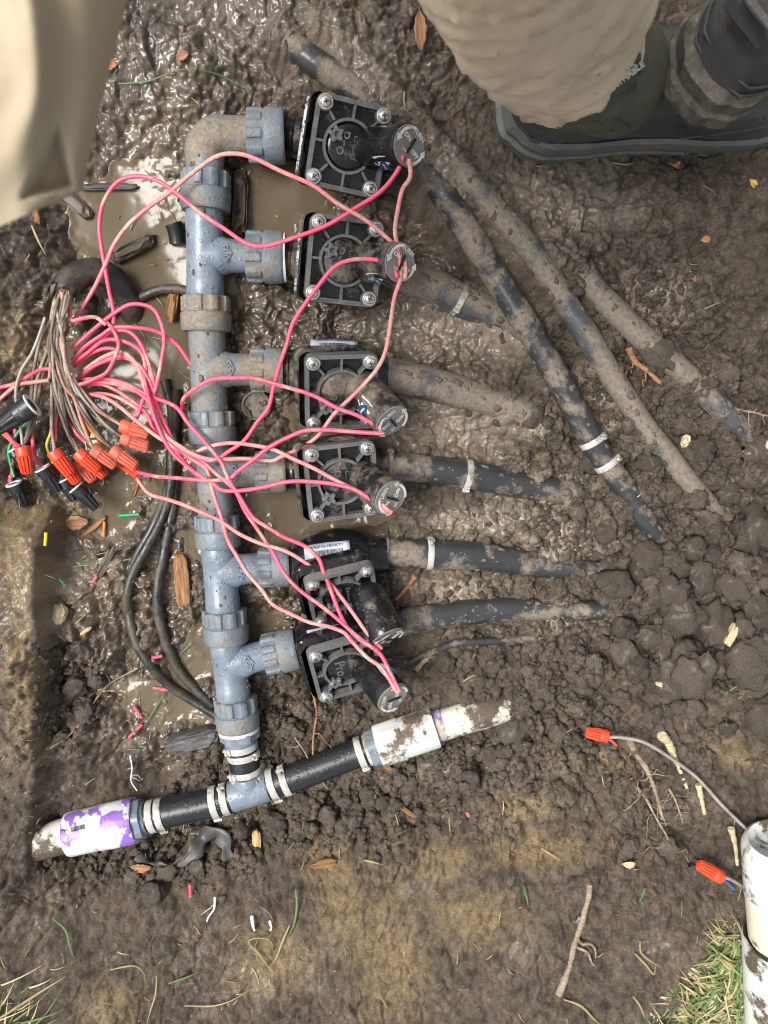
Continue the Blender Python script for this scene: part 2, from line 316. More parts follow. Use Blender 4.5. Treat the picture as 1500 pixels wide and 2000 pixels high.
CTRL = """0,0,45 250,0,30 500,0,30 250,150,18 350,250,14 480,150,20 600,30,38 720,60,44 800,150,30 900,60,35 870,220,26 1000,360,40
1200,380,45 1500,350,66 1400,250,58 1200,100,40 1500,0,60 0,450,45 60,450,35 90,520,24 60,620,28 0,700,38 95,650,12 150,440,-5 250,420,-9
300,480,-9 330,600,-9 220,640,-8 270,750,-9 340,750,-9 250,830,-6 215,920,-2 240,985,-2 190,900,4 100,960,14 0,950,26 30,1050,36 400,300,4
400,500,-4 405,700,0 410,900,2 430,1100,5 450,1300,4 500,380,-9 570,395,-9 640,400,-7 720,405,6 520,600,8 650,620,10 740,620,9 560,830,4
700,860,8 640,1020,-6 570,1000,-5 520,975,-3 520,1200,6 560,1380,14 700,1400,14 680,290,-4 670,510,0 665,760,0 665,940,-2 670,1100,0 680,1300,2
850,600,8 900,680,10 850,830,12 1000,700,18 900,1010,18 1050,1040,28 1100,880,28 1000,1150,25 1200,1100,42 1300,1000,46 1400,900,55 1500,1000,68
1400,1150,60 1250,1250,50 1100,1300,42 950,1250,26 900,1320,25 1300,1350,56 1500,1350,70 1100,500,34 1250,550,46 1400,500,60 1500,600,68 1300,800,46
1000,1450,34 1150,1550,46 1300,1500,58 1500,1550,72 900,1600,38 700,1550,24 600,1650,26 500,1650,20 400,1500,6 300,1650,14 200,1500,16 150,1400,22
50,1500,56 0,1400,62 25,1200,58 0,1150,58 95,1200,24 110,1350,22 200,1250,14 250,1150,9 150,1100,14 300,1250,1 330,1360,-2 280,1390,0 360,1400,-2
0,1700,66 120,1740,40 300,1780,46 500,1800,54 700,1750,54 600,1900,62 900,1850,62 0,1950,76 300,1950,68 1200,1800,66 1100,1950,70 1400,1750,72
1500,2000,80 800,2000,72 220,1060,6 260,1090,4 -150,1000,60 -150,300,60 1650,1000,90 1650,300,85 750,2150,85 750,-150,45 -150,1900,90 1650,1900,95"""
_c = np.array([[float(q) for q in t.split(',')] for t in CTRL.split()])
_cp = np.array([P(a, b, h / 1000.0) for a, b, h in _c]); _cz = _c[:, 2] / 1000.0
def _tps(d2): return 0.5 * d2 * np.log(d2 + 1e-12)
_d2 = ((_cp[:, None, :2] - _cp[None, :, :2]) ** 2).sum(-1); n_c = len(_cp)
_A = np.zeros((n_c + 3, n_c + 3)); _A[:n_c, :n_c] = _tps(_d2) + np.eye(n_c) * 4e-4; _A[:n_c, n_c] = 1; _A[n_c, :n_c] = 1
_A[:n_c, n_c + 1:] = _cp[:, :2]; _A[n_c + 1:, :n_c] = _cp[:, :2].T
_w = np.linalg.solve(_A, np.concatenate([_cz, np.zeros(3)]))
X0, X1, Y0, Y1, STEP = -0.50, 0.54, -0.66, 0.62, 0.00135
gx = np.arange(X0, X1, STEP); gy = np.arange(Y0, Y1, STEP)
cgx = np.linspace(X0, X1, 105); cgy = np.linspace(Y0, Y1, 129); CX, CY = np.meshgrid(cgx, cgy)
cz = _w[n_c] + _w[n_c + 1] * CX + _w[n_c + 2] * CY
for k in range(n_c): cz = cz + _w[k] * _tps((CX - _cp[k, 0]) ** 2 + (CY - _cp[k, 1]) ** 2)
cz = np.clip(cz, -0.014, 0.10)
def bilin(Z, x0, x1, y0, y1, x, y):
    ny, nx = Z.shape; u = np.clip((x - x0) / (x1 - x0) * (nx - 1), 0, nx - 1.001); v = np.clip((y - y0) / (y1 - y0) * (ny - 1), 0, ny - 1.001)
    i, j = u.astype(int), v.astype(int); fu, fv = u - i, v - j
    return (Z[j, i] * (1 - fu) + Z[j, i + 1] * fu) * (1 - fv) + (Z[j + 1, i] * (1 - fu) + Z[j + 1, i + 1] * fu) * fv
# a coarse fringe around the fine grid carries the sheet outwards
fr = 0.004 * 1.22 ** np.arange(42); ax_ = np.cumsum(fr)
gxa = np.concatenate([X0 - ax_[::-1], gx, gx[-1] + ax_]); gya = np.concatenate([Y0 - ax_[::-1], gy, gy[-1] + ax_])
GX, GY = np.meshgrid(gxa, gya)
H = bilin(cz, X0, X1, Y0, Y1, GX, GY)
# polylines in photograph pixels with height (mm), radius (px) and burial (+1 covered, -1 free)
PIPES = {
 'long':   [(560,75,36,26,.6),(600,112,38,27,-.1),(660,150,40,28,-.2),(725,200,42,28,.85),(790,265,44,28,1.1),(850,355,45,27,.55),(900,432,46,27,-.2),(1000,590,47,26,-.35),(1080,722,47,25,-.3),(1150,850,46,24,-.3),(1190,913,46,23,-.3),(1225,958,46,22,-.1),(1262,1020,44,21,-.1),(1310,1085,38,20,.9),(1340,1120,30,20,2.0)],
 'second': [(640,60,36,24,1.6),(720,150,40,25,1.4),(830,262,43,25,1.35),(930,372,46,25,.25),(985,430,47,25,.35),(1045,500,47,25,.4),(1110,600,48,24,.2),(1150,660,48,24,-.1),(1195,735,48,23,.0),(1225,780,48,22,.0),(1262,835,47,21,.4),(1310,895,46,21,.1),(1345,940,46,20,-.1),(1385,985,42,19,.2),(1410,1015,36,19,1.8)],
 'third':  [(1075,470,36,22,1.6),(1140,540,46,23,.9),(1185,590,53,24,-.1),(1235,640,57,24,-.2),(1290,690,60,24,-.1),(1350,740,62,23,.1),(1385,775,64,23,-.1),(1425,815,64,22,-.2),(1458,850,58,21,.1),(1490,885,42,20,1.8)],
 'v2':     [(735,525,28,30,-.4),(800,545,26,32,-.4),(855,562,23,32,-.3),(905,590,20,32,-.3),(950,605,18,31,.5),(990,625,17,28,.75),(1040,645,14,26,1.2),(1080,660,8,26,1.6)],
 'v3':     [(690,722,29,30,-.4),(750,728,28,33,-.4),(840,750,25,33,-.25),(905,768,21,32,-.1),(960,785,18,29,.2),(1000,796,19,27,.55),(1045,812,18,26,.5),(1085,830,10,26,1.6)],
 'v4':     [(690,905,28,28,-.5),(750,907,28,28,-.5),(840,917,28,28,-.4),(925,929,26,28,-.3),(1000,945,23,27,.0),(1050,952,22,25,.4),(1110,960,22,24,.55),(1150,968,14,24,1.5)],
 'v5':     [(690,1084,28,29,-.5),(750,1080,28,29,-.5),(847,1082,28,29,-.4),(940,1087,26,28,-.3),(1000,1095,24,26,-.2),(1045,1103,23,24,.4),(1110,1112,25,22,.9),(1165,1116,28,20,.5),(1210,1118,20,20,1.7)],
 'v6':     [(710,1235,26,26,-.3),(780,1216,27,27,-.4),(850,1203,27,26,-.3),(930,1194,26,25,-.2),(1000,1190,25,23,.5),(1080,1190,26,22,.7),(1140,1192,29,20,.2),(1195,1192,29,18,.4),(1240,1192,20,18,1.8)],
}
MAIN = [(400,300),(400,400),(399,500),(402,612),(406,722),(414,835),(419,922),(424,1040),(432,1115),(440,1222),(451,1300),(461,1390),(474,1470),(485,1546)]
SUPPLY = [(30,1660),(85,1645),(136,1629),(262,1602),(400,1568),(485,1546),(600,1505),(738,1456),(848,1421),(952,1388)]
BURY = [([(a, b, z / 1000.0, r, c) for a, b, z, r, c in v], 1.0) for v in PIPES.values()]
BURY.append(([(a, b, 0.030, 34, c) for (a, b), c in zip(MAIN, (-1.3,-1.8,-2.1,-2.1,-1.9,-1.7,-1.6,-1.5,-1.4,-1.3,-1.3,-1.3))], 1.0))
BURY.append(([(a, b, 0.034, 34, c) for (a, b), c in zip(SUPPLY, (1.7,.1,-.4,-.5,-.6,-.6,-.5,-.4,-.3,.3))], 1.0))
for pts, _ in BURY:
    w3 = np.array([[*P(a, b, z), r * S(a, b, z), c] for a, b, z, r, c in pts])
    d = catmull(w3, 60); num = np.zeros_like(H); best = np.full(H.shape, 1e9); tgt = np.zeros_like(H); rad = np.full(H.shape, 0.015)
    for q in d:
        i0, i1 = np.searchsorted(gxa, (q[0] - 0.07, q[0] + 0.07)); j0, j1 = np.searchsorted(gya, (q[1] - 0.07, q[1] + 0.07))
        dd = np.hypot(GX[j0:j1, i0:i1] - q[0], GY[j0:j1, i0:i1] - q[1]); m = dd < best[j0:j1, i0:i1]
        best[j0:j1, i0:i1][m] = dd[m]; tgt[j0:j1, i0:i1][m] = q[2] + q[4] * q[3]; rad[j0:j1, i0:i1][m] = q[3]
    k = np.exp(-(np.maximum(best - rad * 0.6, 0) / (rad * 0.9)) ** 2); k[best > 1.0] = 0
    H = H * (1 - k) + tgt * k
band = np.exp(-(H / 0.011) ** 2); H = H + band * (fbm(GX * 15, GY * 15, 301, 4, 0.6) * 0.0085 + fbm(GX * 48, GY * 48, 305, 3) * 0.0035)
def to_px(x, y, z):
    d = np.stack([x - _CP[0], y - _CP[1], np.full(x.shape, z - _CP[2])], -1) @ _RC; return 750 - F_PX * d[..., 0] / d[..., 2], 1000 + F_PX * d[..., 1] / d[..., 2]
PXG, PYG = to_px(GX, GY, 0.045); PYG = np.where(np.abs(GX) < 3, PYG, 1e4)
edge = 80 + 9 * fbm(GX * 14, GY * 14, 401, 3) - 0.035 * (PYG - 1300); cutm = np.clip((PYG - 985) / 60, 0, 1) * np.clip((1730 - PYG) / 50, 0, 1)
bankm = cutm / (1 + np.exp(np.clip((PXG - edge) / 3.5, -40, 40)))
H = H - cutm * (1 - bankm) * np.exp(-((PXG - edge - 30) / 34) ** 2) * 0.010; H = H * (1 - bankm) + 0.060 * bankm
# region masks painted in photograph pixels
def blob(px, py, rx, ry, h=0.02, ang=0.0):
    c = P(px, py, h); s_ = S(px, py, h); ca, sa = math.cos(ang), math.sin(ang); dx, dy = GX - c[0], GY - c[1]
    return np.exp(-(((dx * ca + dy * sa) / (rx * s_)) ** 2 + ((-dx * sa + dy * ca) / (ry * s_)) ** 2))
def blobs(L): 
    t = np.zeros_like(H)
    for q in L: t = np.maximum(t, blob(*q))
    return t
wob = fbm(GX * 9, GY * 9, 3, 3) * 0.25
clod = np.clip(blobs([(1300,1130,280,260,.05),(1150,1230,200,150,.04),(1400,950,180,260,.06),(1180,950,150,120,.04),(900,1480,240,70,.03),(640,1600,230,60,.03),(330,1660,190,60,.02),(1100,1420,150,120,.04),(430,1500,120,60,.01),(560,1370,110,60,.015),(1250,700,200,200,.05),(150,1320,90,120,.02)]) + wob, 0, 1)
wet = np.clip(blobs([(350,100,350,260,.03),(500,330,330,180,.01),(250,700,230,350,.0),(560,620,320,250,.01),(250,1200,190,250,.01),(800,620,220,200,.01),(1080,430,150,90,.035),(720,130,160,120,.04),(860,800,130,90,.012),(330,1400,120,80,.0),(640,1000,200,120,.0),(560,1150,110,160,.005)]) + wob * 0.9, 0, 1)
slurry = np.clip(blobs([(730,170,80,110,.045,0.9),(860,330,70,110,.045,0.95),(1000,470,60,90,.045,0.9),(650,90,90,80,.04),(850,800,90,60,.012),(1060,390,130,50,.035),(970,650,110,50,.015),(1080,1060,90,60,.028),(1060,960,110,40,.028),(1060,1200,120,30,.028),(870,640,130,60,.012),(880,840,140,50,.014),(920,1020,130,40,.02),(900,1150,110,40,.022),(1150,420,160,50,.038),(1250,600,90,80,.046),(1150,760,60,120,.04,.9),(1000,820,80,40,.018),(120,1140,60,50,.018),(110,1210,40,40,.02)]) + wob * 0.7, 0, 1)
tan = np.clip(blobs([(660,1740,60,130,.055,0.25),(760,1870,70,150,.06,0.2),(540,1870,60,70,.06),(1060,1660,120,45,.05,0.1),(870,1690,70,40,.05),(1190,1480,50,30,.05),(1430,1470,60,30,.065,-0.5),(40,1080,45,120,.05),(60,1010,90,35,.035),(40,680,42,52,.035),(930,1790,90,60,.06),(220,1960,60,50,.065),(1020,1580,60,30,.04),(40,1330,40,160,.06)]) * 1.3 + wob * 1.1 - 0.08 + fbm(GX * 60, GY * 30, 5, 3) * 0.22, 0, 1)
pit = blobs([(100,1290,26,50,.02),(155,1680,40,22,.03),(250,1275,26,30,.012),(340,1520,60,30,.008),(500,1225,40,50,.005),(880,1120,60,14,.02),(1080,1120,40,20,.025),(1130,860,24,30,.025),(1260,685,20,20,.045),(1370,790,22,14,.05),(1270,1215,26,40,.05),(1430,1190,34,34,.055),(1350,1260,60,16,.05),(1250,1285,60,14,.045),(1430,1330,50,16,.06),(1410,1020,16,44,.055),(1235,1110,14,40,.04),(1340,1640,46,26,.06),(430,1250,40,70,.002),(1180,780,26,40,.04),(1110,700,24,40,.035),(700,1450,60,20,.02)])
fine = np.exp(-(np.maximum(np.maximum(X0 - GX, GX - X1), 0) + np.maximum(np.maximum(Y0 - GY, GY - Y1), 0)) / 0.05)
# relief
wx = GX + fbm(GX * 40, GY * 40, 21, 3) * 0.004; wy = GY + fbm(GX * 40, GY * 40, 24, 3) * 0.004
f1, f2, c1 = worley(wx * 36, wy * 36, 1); f1b, f2b, c2 = worley(wx * 85, wy * 85, 2); f1c, f2c, c3 = worley(wx * 190, wy * 190, 5)
dome = lambda f, g: np.clip(1 - (f / 0.72) ** 2, 0, 1) * np.clip((g - f) * 4, 0, 1)
big = dome(f1, f2) * (0.35 + 0.65 * c1); mid = dome(f1b, f2b) * (0.3 + 0.7 * c2); sml = dome(f1c, f2c) * (0.3 + 0.7 * c3)
calm = np.clip(H / 0.006, 0, 1)                                             # under water the bottom is smooth
wx2 = GX + fbm(GX * 16, GY * 16, 121, 4, 0.6) * 0.014; wy2 = GY + fbm(GX * 16, GY * 16, 126, 4, 0.6) * 0.014
f1a, f2a, ca_ = worley(wx2 * 17, wy2 * 17, 9); big0 = dome(f1a, f2a) * (0.2 + 0.8 * ca_)
gap = np.clip(0.13 - (f2a - f1a), 0, 0.13) / 0.13; gap2 = np.clip(0.14 - (f2 - f1), 0, 0.14) / 0.14
m3 = np.clip(0.45 + 1.3 * fbm(GX * 8, GY * 8, 131, 3), 0, 1); m4 = np.clip(0.4 + 1.6 * fbm(GX * 6, GY * 6, 141, 3), 0, 1)
rel = clod * (big0 * 0.019 + big * 0.012 * (0.4 + 0.6 * m4) + mid * 0.0085 * m3 + sml * 0.0034 * (0.3 + 0.7 * m4) - gap * 0.007 - gap2 * 0.006 - 0.008)
dry = np.clip(1 - np.maximum(clod, wet), 0, 1)
rel += dry * (fbm(GX * 11, GY * 11, 43, 4, 0.55) * 0.0055 + mid * 0.0034 * m3 + sml * 0.0034 * (0.35 + 0.65 * m4) - gap2 * 0.0048 * m4 - gap * 0.004 * m3 + fbm(wx * 60, wy * 60, 41, 4, 0.6) * 0.0026)
rg = 1 - np.abs(fbm(wx2 * 44, wy2 * 44, 51, 3, 0.55)) * 1.5
rel += wet * (fbm(wx2 * 17, wy2 * 17, 61, 5, 0.55) * 0.0105 + rg * 0.0042 + big * 0.0050 * m4 - gap2 * 0.0035 * m3 + mid * 0.0022 * m3 - np.abs(fbm(wx * 110, wy * 110, 67, 3)) * 0.0030 * m4)
rel += fbm(GX * 170, GY * 170, 73, 3) * 0.0012
smooth_ = np.clip(0.1 + 1.7 * fbm(GX * 5.5, GY * 5.5, 411, 3), 0, 1); rel *= (1 - 0.62 * smooth_ * wet) * (1 - 0.35 * bankm) * (1 - 0.35 * np.clip((PYG - 1680) / 80, 0, 1))
rel -= pit * 0.022 * (0.7 + 0.6 * fbm(GX * 30, GY * 30, 77, 2))
rel *= 1.25 * (0.35 + 0.65 * calm); rel *= 1 - 0.45 * slurry
H = H + rel * (0.15 + 0.85 * fine)
far = np.clip((np.hypot(GX, GY) - 0.9) / 1.5, 0, 1); H = H * (1 - far) + far * 0.09
# soil colour (what the soil itself is) and how wet it is
t1 = np.clip(0.5 + 0.55 * fbm(GX * 20, GY * 20, 81, 5, 0.6), 0, 1)[..., None]; t2 = np.clip(0.5 + 0.6 * fbm(GX * 90, GY * 90, 83, 3), 0, 1)[..., None]
dark, midc, pale, tanc, slc = (np.array(q) for q in ((0.048, 0.035, 0.025), (0.116, 0.088, 0.064), (0.195, 0.154, 0.116), (0.30, 0.212, 0.110), (0.24, 0.194, 0.146)))
colr = dark * (1 - t1) + midc * t1; colr = colr * (0.72 + 0.56 * t2)
dk = np.clip(1 - wet, 0, 1)[..., None]; colr = colr * (1 - 0.55 * dk * t2) + pale * 0.55 * dk * t2
colr = colr * (0.85 + 0.3 * c1[..., None] * clod[..., None] + 0.15 * c2[..., None])
colr = colr * (1 - 0.78 * slurry[..., None]) + slc * 0.78 * slurry[..., None] * (0.75 + 0.5 * t2)
tn = np.clip(tan, 0, 1)[..., None] * (0.35 + 0.65 * t2); colr = colr * (1 - 0.92 * tn) + tanc * 0.92 * tn
sub = np.clip(1 - H / 0.004, 0, 1)[..., None] * (H < 0.004)[..., None]; colr = colr * (1 - 0.35 * sub) + np.array((0.10, 0.078, 0.047)) * 0.35 * sub
gr = far[..., None]; colr = colr * (1 - gr) + np.array((0.06, 0.10, 0.03)) * gr
wetv = np.clip(np.maximum(wet * 0.95, slurry * 0.75) + np.exp(-(np.maximum(H, 0) / 0.007) ** 2) * 0.6 + 0.18 * fbm(GX * 26, GY * 26, 91, 3), 0, 1)
ny, nx = H.shape
me = bpy.data.meshes.new('ground'); me.vertices.add(nx * ny); me.vertices.foreach_set('co', np.stack([GX, GY, H], -1).astype(np.float32).ravel())
idx = np.arange(nx * ny).reshape(ny, nx); q4 = np.stack([idx[:-1, :-1], idx[:-1, 1:], idx[1:, 1:], idx[1:, :-1]], -1).reshape(-1, 4)
me.loops.add(q4.size); me.loops.foreach_set('vertex_index', q4.ravel().astype(np.int32)); me.polygons.add(len(q4))
me.polygons.foreach_set('loop_start', np.arange(0, q4.size, 4, dtype=np.int32)); me.polygons.foreach_set('use_smooth', np.ones(len(q4), bool))
me.update(calc_edges=True)
at = me.attributes.new('soil', 'FLOAT_COLOR', 'POINT'); at.data.foreach_set('color', np.concatenate([colr, np.ones((ny, nx, 1))], -1).astype(np.float32).ravel())
at = me.attributes.new('wet', 'FLOAT', 'POINT'); at.data.foreach_set('value', wetv.astype(np.float32).ravel())
ground = bpy.data.objects.new('ground', me); COL.objects.link(ground)
tag(ground, 'wet dark brown mud of the dug-out trench with crumbled clods', None, None, 'structure')
def soilmat(name, attr=True, c=(0.118, 0.094, 0.072)):
    m, n, l, b = newmat(name); g = n.new('ShaderNodeNewGeometry').outputs['Position']
    if attr:
        a = n.new('ShaderNodeAttribute'); a.attribute_name = 'soil'; col = a.outputs['Color']
        w_ = n.new('ShaderNodeAttribute'); w_.attribute_name = 'wet'; wf = w_.outputs['Fac']
    else:
        ri = n.new('ShaderNodeObjectInfo').outputs['Random']; isl = n.new('ShaderNodeNewGeometry').outputs['Random Per Island']
        col = mixc(n, l, mathn(n, l, 'FRACT', mathn(n, l, 'ADD', ri, isl)), tuple(q * 0.72 for q in c), tuple(q * 1.35 for q in c)); wf = 0.12
    v = noise(n, l, 700, 6, 0.72, g); grit = ramp(n, l, v, [(0.30, (0.42, 0.41, 0.40)), (0.52, (1.0, 1.0, 1.0)), (0.70, (1.85, 1.78, 1.66))])
    mm = n.new('ShaderNodeMix'); mm.data_type = 'RGBA'; mm.blend_type = 'MULTIPLY'; mm.inputs[0].default_value = 1.0
    l.new(col, mm.inputs[6]); l.new(grit, mm.inputs[7]); l.new(mm.outputs[2], b.inputs['Base Color'])
    rv = noise(n, l, 90, 5, 0.65, g); wv = mathn(n, l, 'MULTIPLY', wf, ramp(n, l, rv, [(0.30, 0.65), (0.58, 1.0)]))
    l.new(mathn(n, l, 'SUBTRACT', 0.88, mathn(n, l, 'MULTIPLY', wv, 0.66)), b.inputs['Roughness'])
    b.inputs['Specular IOR Level'].default_value = 0.45
    l.new(mathn(n, l, 'MULTIPLY', wv, 0.95), b.inputs['Coat Weight']); b.inputs['Coat Roughness'].default_value = 0.10
    bp = n.new('ShaderNodeBump'); l.new(mathn(n, l, 'SUBTRACT', 1.0, mathn(n, l, 'MULTIPLY', wv, 0.72)), bp.inputs['Strength']); bp.inputs['Distance'].default_value = 0.0028 if attr else 0.0045
    l.new(mathn(n, l, 'ADD', v, noise(n, l, 230, 6, 0.7, g)), bp.inputs['Height']); l.new(bp.outputs[0], b.inputs['Normal']); return m
M['soil'] = soilmat('wet_soil'); M['clod'] = soilmat('crumbled_soil', False); M['cake'] = soilmat('caked_mud', False, (0.225, 0.188, 0.148)); me.materials.append(M['soil'])
def hz(x, y):
    i = np.clip((np.asarray(x) - gx[0]) / STEP, 0, len(gx) - 2); j = np.clip((np.asarray(y) - gy[0]) / STEP, 0, len(gy) - 2)
    return H[j.astype(int) + len(ax_), i.astype(int) + len(ax_)]
def G(px, py, lift=0.0, water=True):
    """point of the ground (or puddle) seen at a photograph pixel"""
    z = 0.03
    for _ in range(8):
        p = P(px, py, z); z = 0.5 * z + 0.5 * float(hz(p[0], p[1]))
        if water: z = max(z, 0.0)
    p = P(px, py, z + lift); return p
# the muddy puddle
def puddle():
    pts = [P(a, b, 0.0) for a, b in ((85, 320), (770, 320), (770, 1090), (560, 1450), (200, 1450), (85, 1050))]
    x0, x1 = min(p[0] for p in pts), max(p[0] for p in pts); y0, y1 = min(p[1] for p in pts), max(p[1] for p in pts)
    n = 300; xs = np.linspace(x0, x1, n); ys = np.linspace(y0, y1, int(n * (y1 - y0) / (x1 - x0))); X, Y = np.meshgrid(xs, ys)
    dp = np.clip(-hz(X, Y), -0.003, 0.02); Z = fbm(X * 16, Y * 16, 5, 3) * 0.00045 + 0.0016 * np.exp(-(np.clip(dp, 0, 1) / 0.0022)) + fbm(X * 70, Y * 70, 7, 2) * 0.0004 * np.exp(-np.clip(dp, 0, 1) / 0.005); b = MB(); m = len(ys); id_ = np.arange(n * m).reshape(m, n)
    b.add(np.stack([X, Y, Z], -1).reshape(-1, 3), [tuple(q) for q in np.stack([id_[:-1, :-1], id_[:-1, 1:], id_[1:, 1:], id_[1:, :-1]], -1).reshape(-1, 4)])
    mt, nn, l, bs = newmat('muddy_water'); g = nn.new('ShaderNodeNewGeometry').outputs['Position']
    l.new(mixc(nn, l, noise(nn, l, 12, 4, 0.6, g), (0.100, 0.077, 0.047), (0.140, 0.110, 0.070)), bs.inputs['Base Color'])
    bs.inputs['Roughness'].default_value = 0.15; bs.inputs['IOR'].default_value = 1.40; bs.inputs['Coat Roughness'].default_value = 0.02; bs.inputs['Coat IOR'].default_value = 1.45
    bp = nn.new('ShaderNodeBump'); bp.inputs['Strength'].default_value = 1.0; bp.inputs['Distance'].default_value = 0.030
    l.new(noise(nn, l, 8, 1, 0.4, g), bp.inputs['Height']); l.new(bp.outputs[0], bs.inputs['Normal'])
    tag(b.build('puddle', mt, None, P(350, 700, 0.0)), 'murky brown puddle lying around the grey manifold', None, None, 'structure')
puddle()
# soil clods: the large ones singly, the crumbs as one mass
def ico(sub):
    import bmesh
    bm = bmesh.new(); bmesh.ops.create_icosphere(bm, subdivisions=sub, radius=1.0); v = np.array([q.co[:] for q in bm.verts]); f = [tuple(x.index for x in p.verts) for p in bm.faces]; bm.free(); return v, f
IV1, IF1 = ico(1); IV2, IF2 = ico(3)
def lump(v, seed, rough=0.35):
    a = fbm(v[:, 0] * 1.3 + seed * 3.7, v[:, 1] * 1.3 + v[:, 2] * 1.9, seed, 3) + fbm(v[:, 2] * 2.9 - seed, v[:, 0] * 2.7 + v[:, 1] * 1.7, seed + 7, 3) * 0.6
    return v * (1 + rough * a)[:, None]
CLODS = [(1325,1195,48),(1290,1250,42),(1390,1215,40),(1215,1270,30),(1240,1300,32),(1345,1315,44),(1455,1290,50),(1280,1310,24),(1470,1035,44),(1430,1140,34),(1200,1140,34),(1260,1085,30),(1320,1100,26),(1390,1080,24),(1470,1180,36),(1310,960,24),(1265,905,22),(1230,830,24),(1420,960,26),(1480,1390,44),(1150,905,22),(1100,895,26),(1130,1000,22),(1060,1000,18),(1180,1040,24),(1400,1290,20),(1210,1220,22),(1160,1290,18),(1370,880,28),(1480,880,30),(870,1290,24),(560,1330,14),(590,1565,24),(540,1600,22),(640,1590,18),(690,1600,20),(470,1620,20),(385,1690,18),(720,1560,16),(800,1530,18),(860,1510,16),(1000,1420,30),(960,1470,18),(1090,1430,22),(330,1700,20),(300,1740,22),(260,1710,16),(430,1700,14),(150,1340,22),(190,1330,18),(170,1390,20),(120,1440,16),(1350,1380,24),(1420,1420,22),(1180,700,18),(1300,860,18),(1340,690,16),(1420,730,20),(1460,700,18),(1380,640,16),(1300,1650,24),(1360,1700,22),(1310,1590,16),(1230,1650,18),(780,1420,14),(1060,1350,20),(1110,1350,16),(1030,1310,16),(940,1330,14)]
_rc = random.Random(23)
for _ in range(95):
    a, c = _rc.gauss(1330, 95), _rc.gauss(1150, 140)
    if 1130 < a < 1530 and 800 < c < 1420 and not (a < 1330 and c < 1080): CLODS.append((a, c, _rc.choice((12, 15, 18, 22, 28, 36)) * _rc.uniform(.8, 1.15)))
for _ in range(45):
    a = _rc.uniform(520, 1080); c = np.interp(a, (520, 1080), (1625, 1440)) + _rc.gauss(0, 28); CLODS.append((a, c, _rc.choice((8, 10, 13, 16))))
for v_ in PIPES.values():
    for _ in range(6): CLODS.append((v_[-2][0] + _rc.gauss(6, 16), v_[-2][1] + _rc.gauss(6, 14), _rc.choice((7, 9, 12, 15))))
    for _ in range(7):
        q_ = _rc.choice(v_[2:-2]); CLODS.append((q_[0] + _rc.choice((-1, 1)) * _rc.uniform(6, 14), q_[1] + _rc.choice((-1, 1)) * q_[3] * _rc.uniform(1.0, 1.5), _rc.choice((5, 7, 9))))
base_meshes = []
for k in range(7):
    b = MB(); v = lump(IV2, k + 1, 0.36); w1, w2, w3 = worley(v[:, 0] * 2.6 + v[:, 2] * 1.1 + k, v[:, 1] * 2.6 - v[:, 2] * 1.3, 90 + k); v = v * (0.96 + 0.12 * dome(w1, w2) + 0.20 * fbm(v[:, 0] * 6, v[:, 1] * 6 + v[:, 2] * 5, 90 + k, 3))[:, None]; b.add(v, IF2)
    o = b.build('clod', M['clod'], None, smooth=None); base_meshes.append(o.data); bpy.data.objects.remove(o)
for k, (a, c, r) in enumerate(CLODS):
    p = G(a, c); s_ = r * S(a, c, p[2]); o = bpy.data.objects.new('clod', base_meshes[k % 7]); COL.objects.link(o); o.parent = ground
    o.location = V(p) + Vector((0, 0, s_ * 0.28)); o.scale = (s_ * random.uniform(.8, 1.1), s_ * random.uniform(.75, 1.0), s_ * random.uniform(.5, .75)); o.rotation_euler = (random.uniform(-.5, .5), random.uniform(-.5, .5), random.uniform(0, 6.3))
crumb = MB(); cnt = 0
cv = [lump(IV1, 40 + k, 0.4) for k in range(12)]
while cnt < 13000:
    a, c = random.uniform(-20, 1520), random.uniform(0, 2020); p0 = P(a, c, 0.03); jx = int((p0[0] - gx[0]) / STEP) + len(ax_); jy = int((p0[1] - gy[0]) / STEP) + len(ax_)
    jx = min(max(jx, 0), nx - 1); jy = min(max(jy, 0), ny - 1)
    if random.random() > 0.05 + 0.95 * clod[jy, jx] - 0.7 * wet[jy, jx] - 0.10 * (c > 1660): continue
    p = G(a, c, water=False)
    if p[2] < 0.006: continue
    s_ = random.choice((1.2, 1.6, 2.2, 3.2, 4.6)) * 0.001 * random.uniform(.7, 1.2); an = random.uniform(0, 6.3); ca, sa = math.cos(an), math.sin(an)
    v = (cv[cnt % 12] * np.array((random.uniform(.7, 1.4), random.uniform(.6, 1.1), random.uniform(.4, .8)))) @ np.array(((ca, -sa, 0), (sa, ca, 0), (0, 0, 1))) * s_ + p; crumb.add(v, IF1); cnt += 1
o = crumb.build('soil_crumbs', M['clod'], ground, smooth=None); o['kind'] = 'stuff'
# ------------------------------------------------------------------ grey manifold
AX = 0.031                                           # height of the manifold's and valves' flow axis
MX = lambda px, py, z=AX: P(px, py, z)
lug = lambda n: (lambda a, k: k * (np.clip(np.cos(a * n) * 2.2, -1, 1) * 0.5 + 0.5))
lug8 = lug(9)
def union_nut(parent, p0, p1, r, mat, flip=False):
    """castellated union nut: a lugged grip band and a smooth collar"""
    p0, p1 = (np.asarray(p1), np.asarray(p0)) if flip else (np.asarray(p0), np.asarray(p1)); L = np.linalg.norm(p1 - p0)
    k = r * 0.11; b = MB()
    b.lathe(p0, p1, [(0, r * .74), (0, r * .84, k * .6), (L * .03, r * .875, k), (L * .40, r * .875, k), (L * .44, r * .88, k * .5), (L * .46, r * .93), (L * .49, r * .985), (L * .53, r), (L * .90, r * .985), (L * .96, r * .965), (L, r * .92), (L, r * .7)], 90, lambda a, q: lug8(a, q))
    return b.build('union_nut', mat, parent, smooth=0.5)
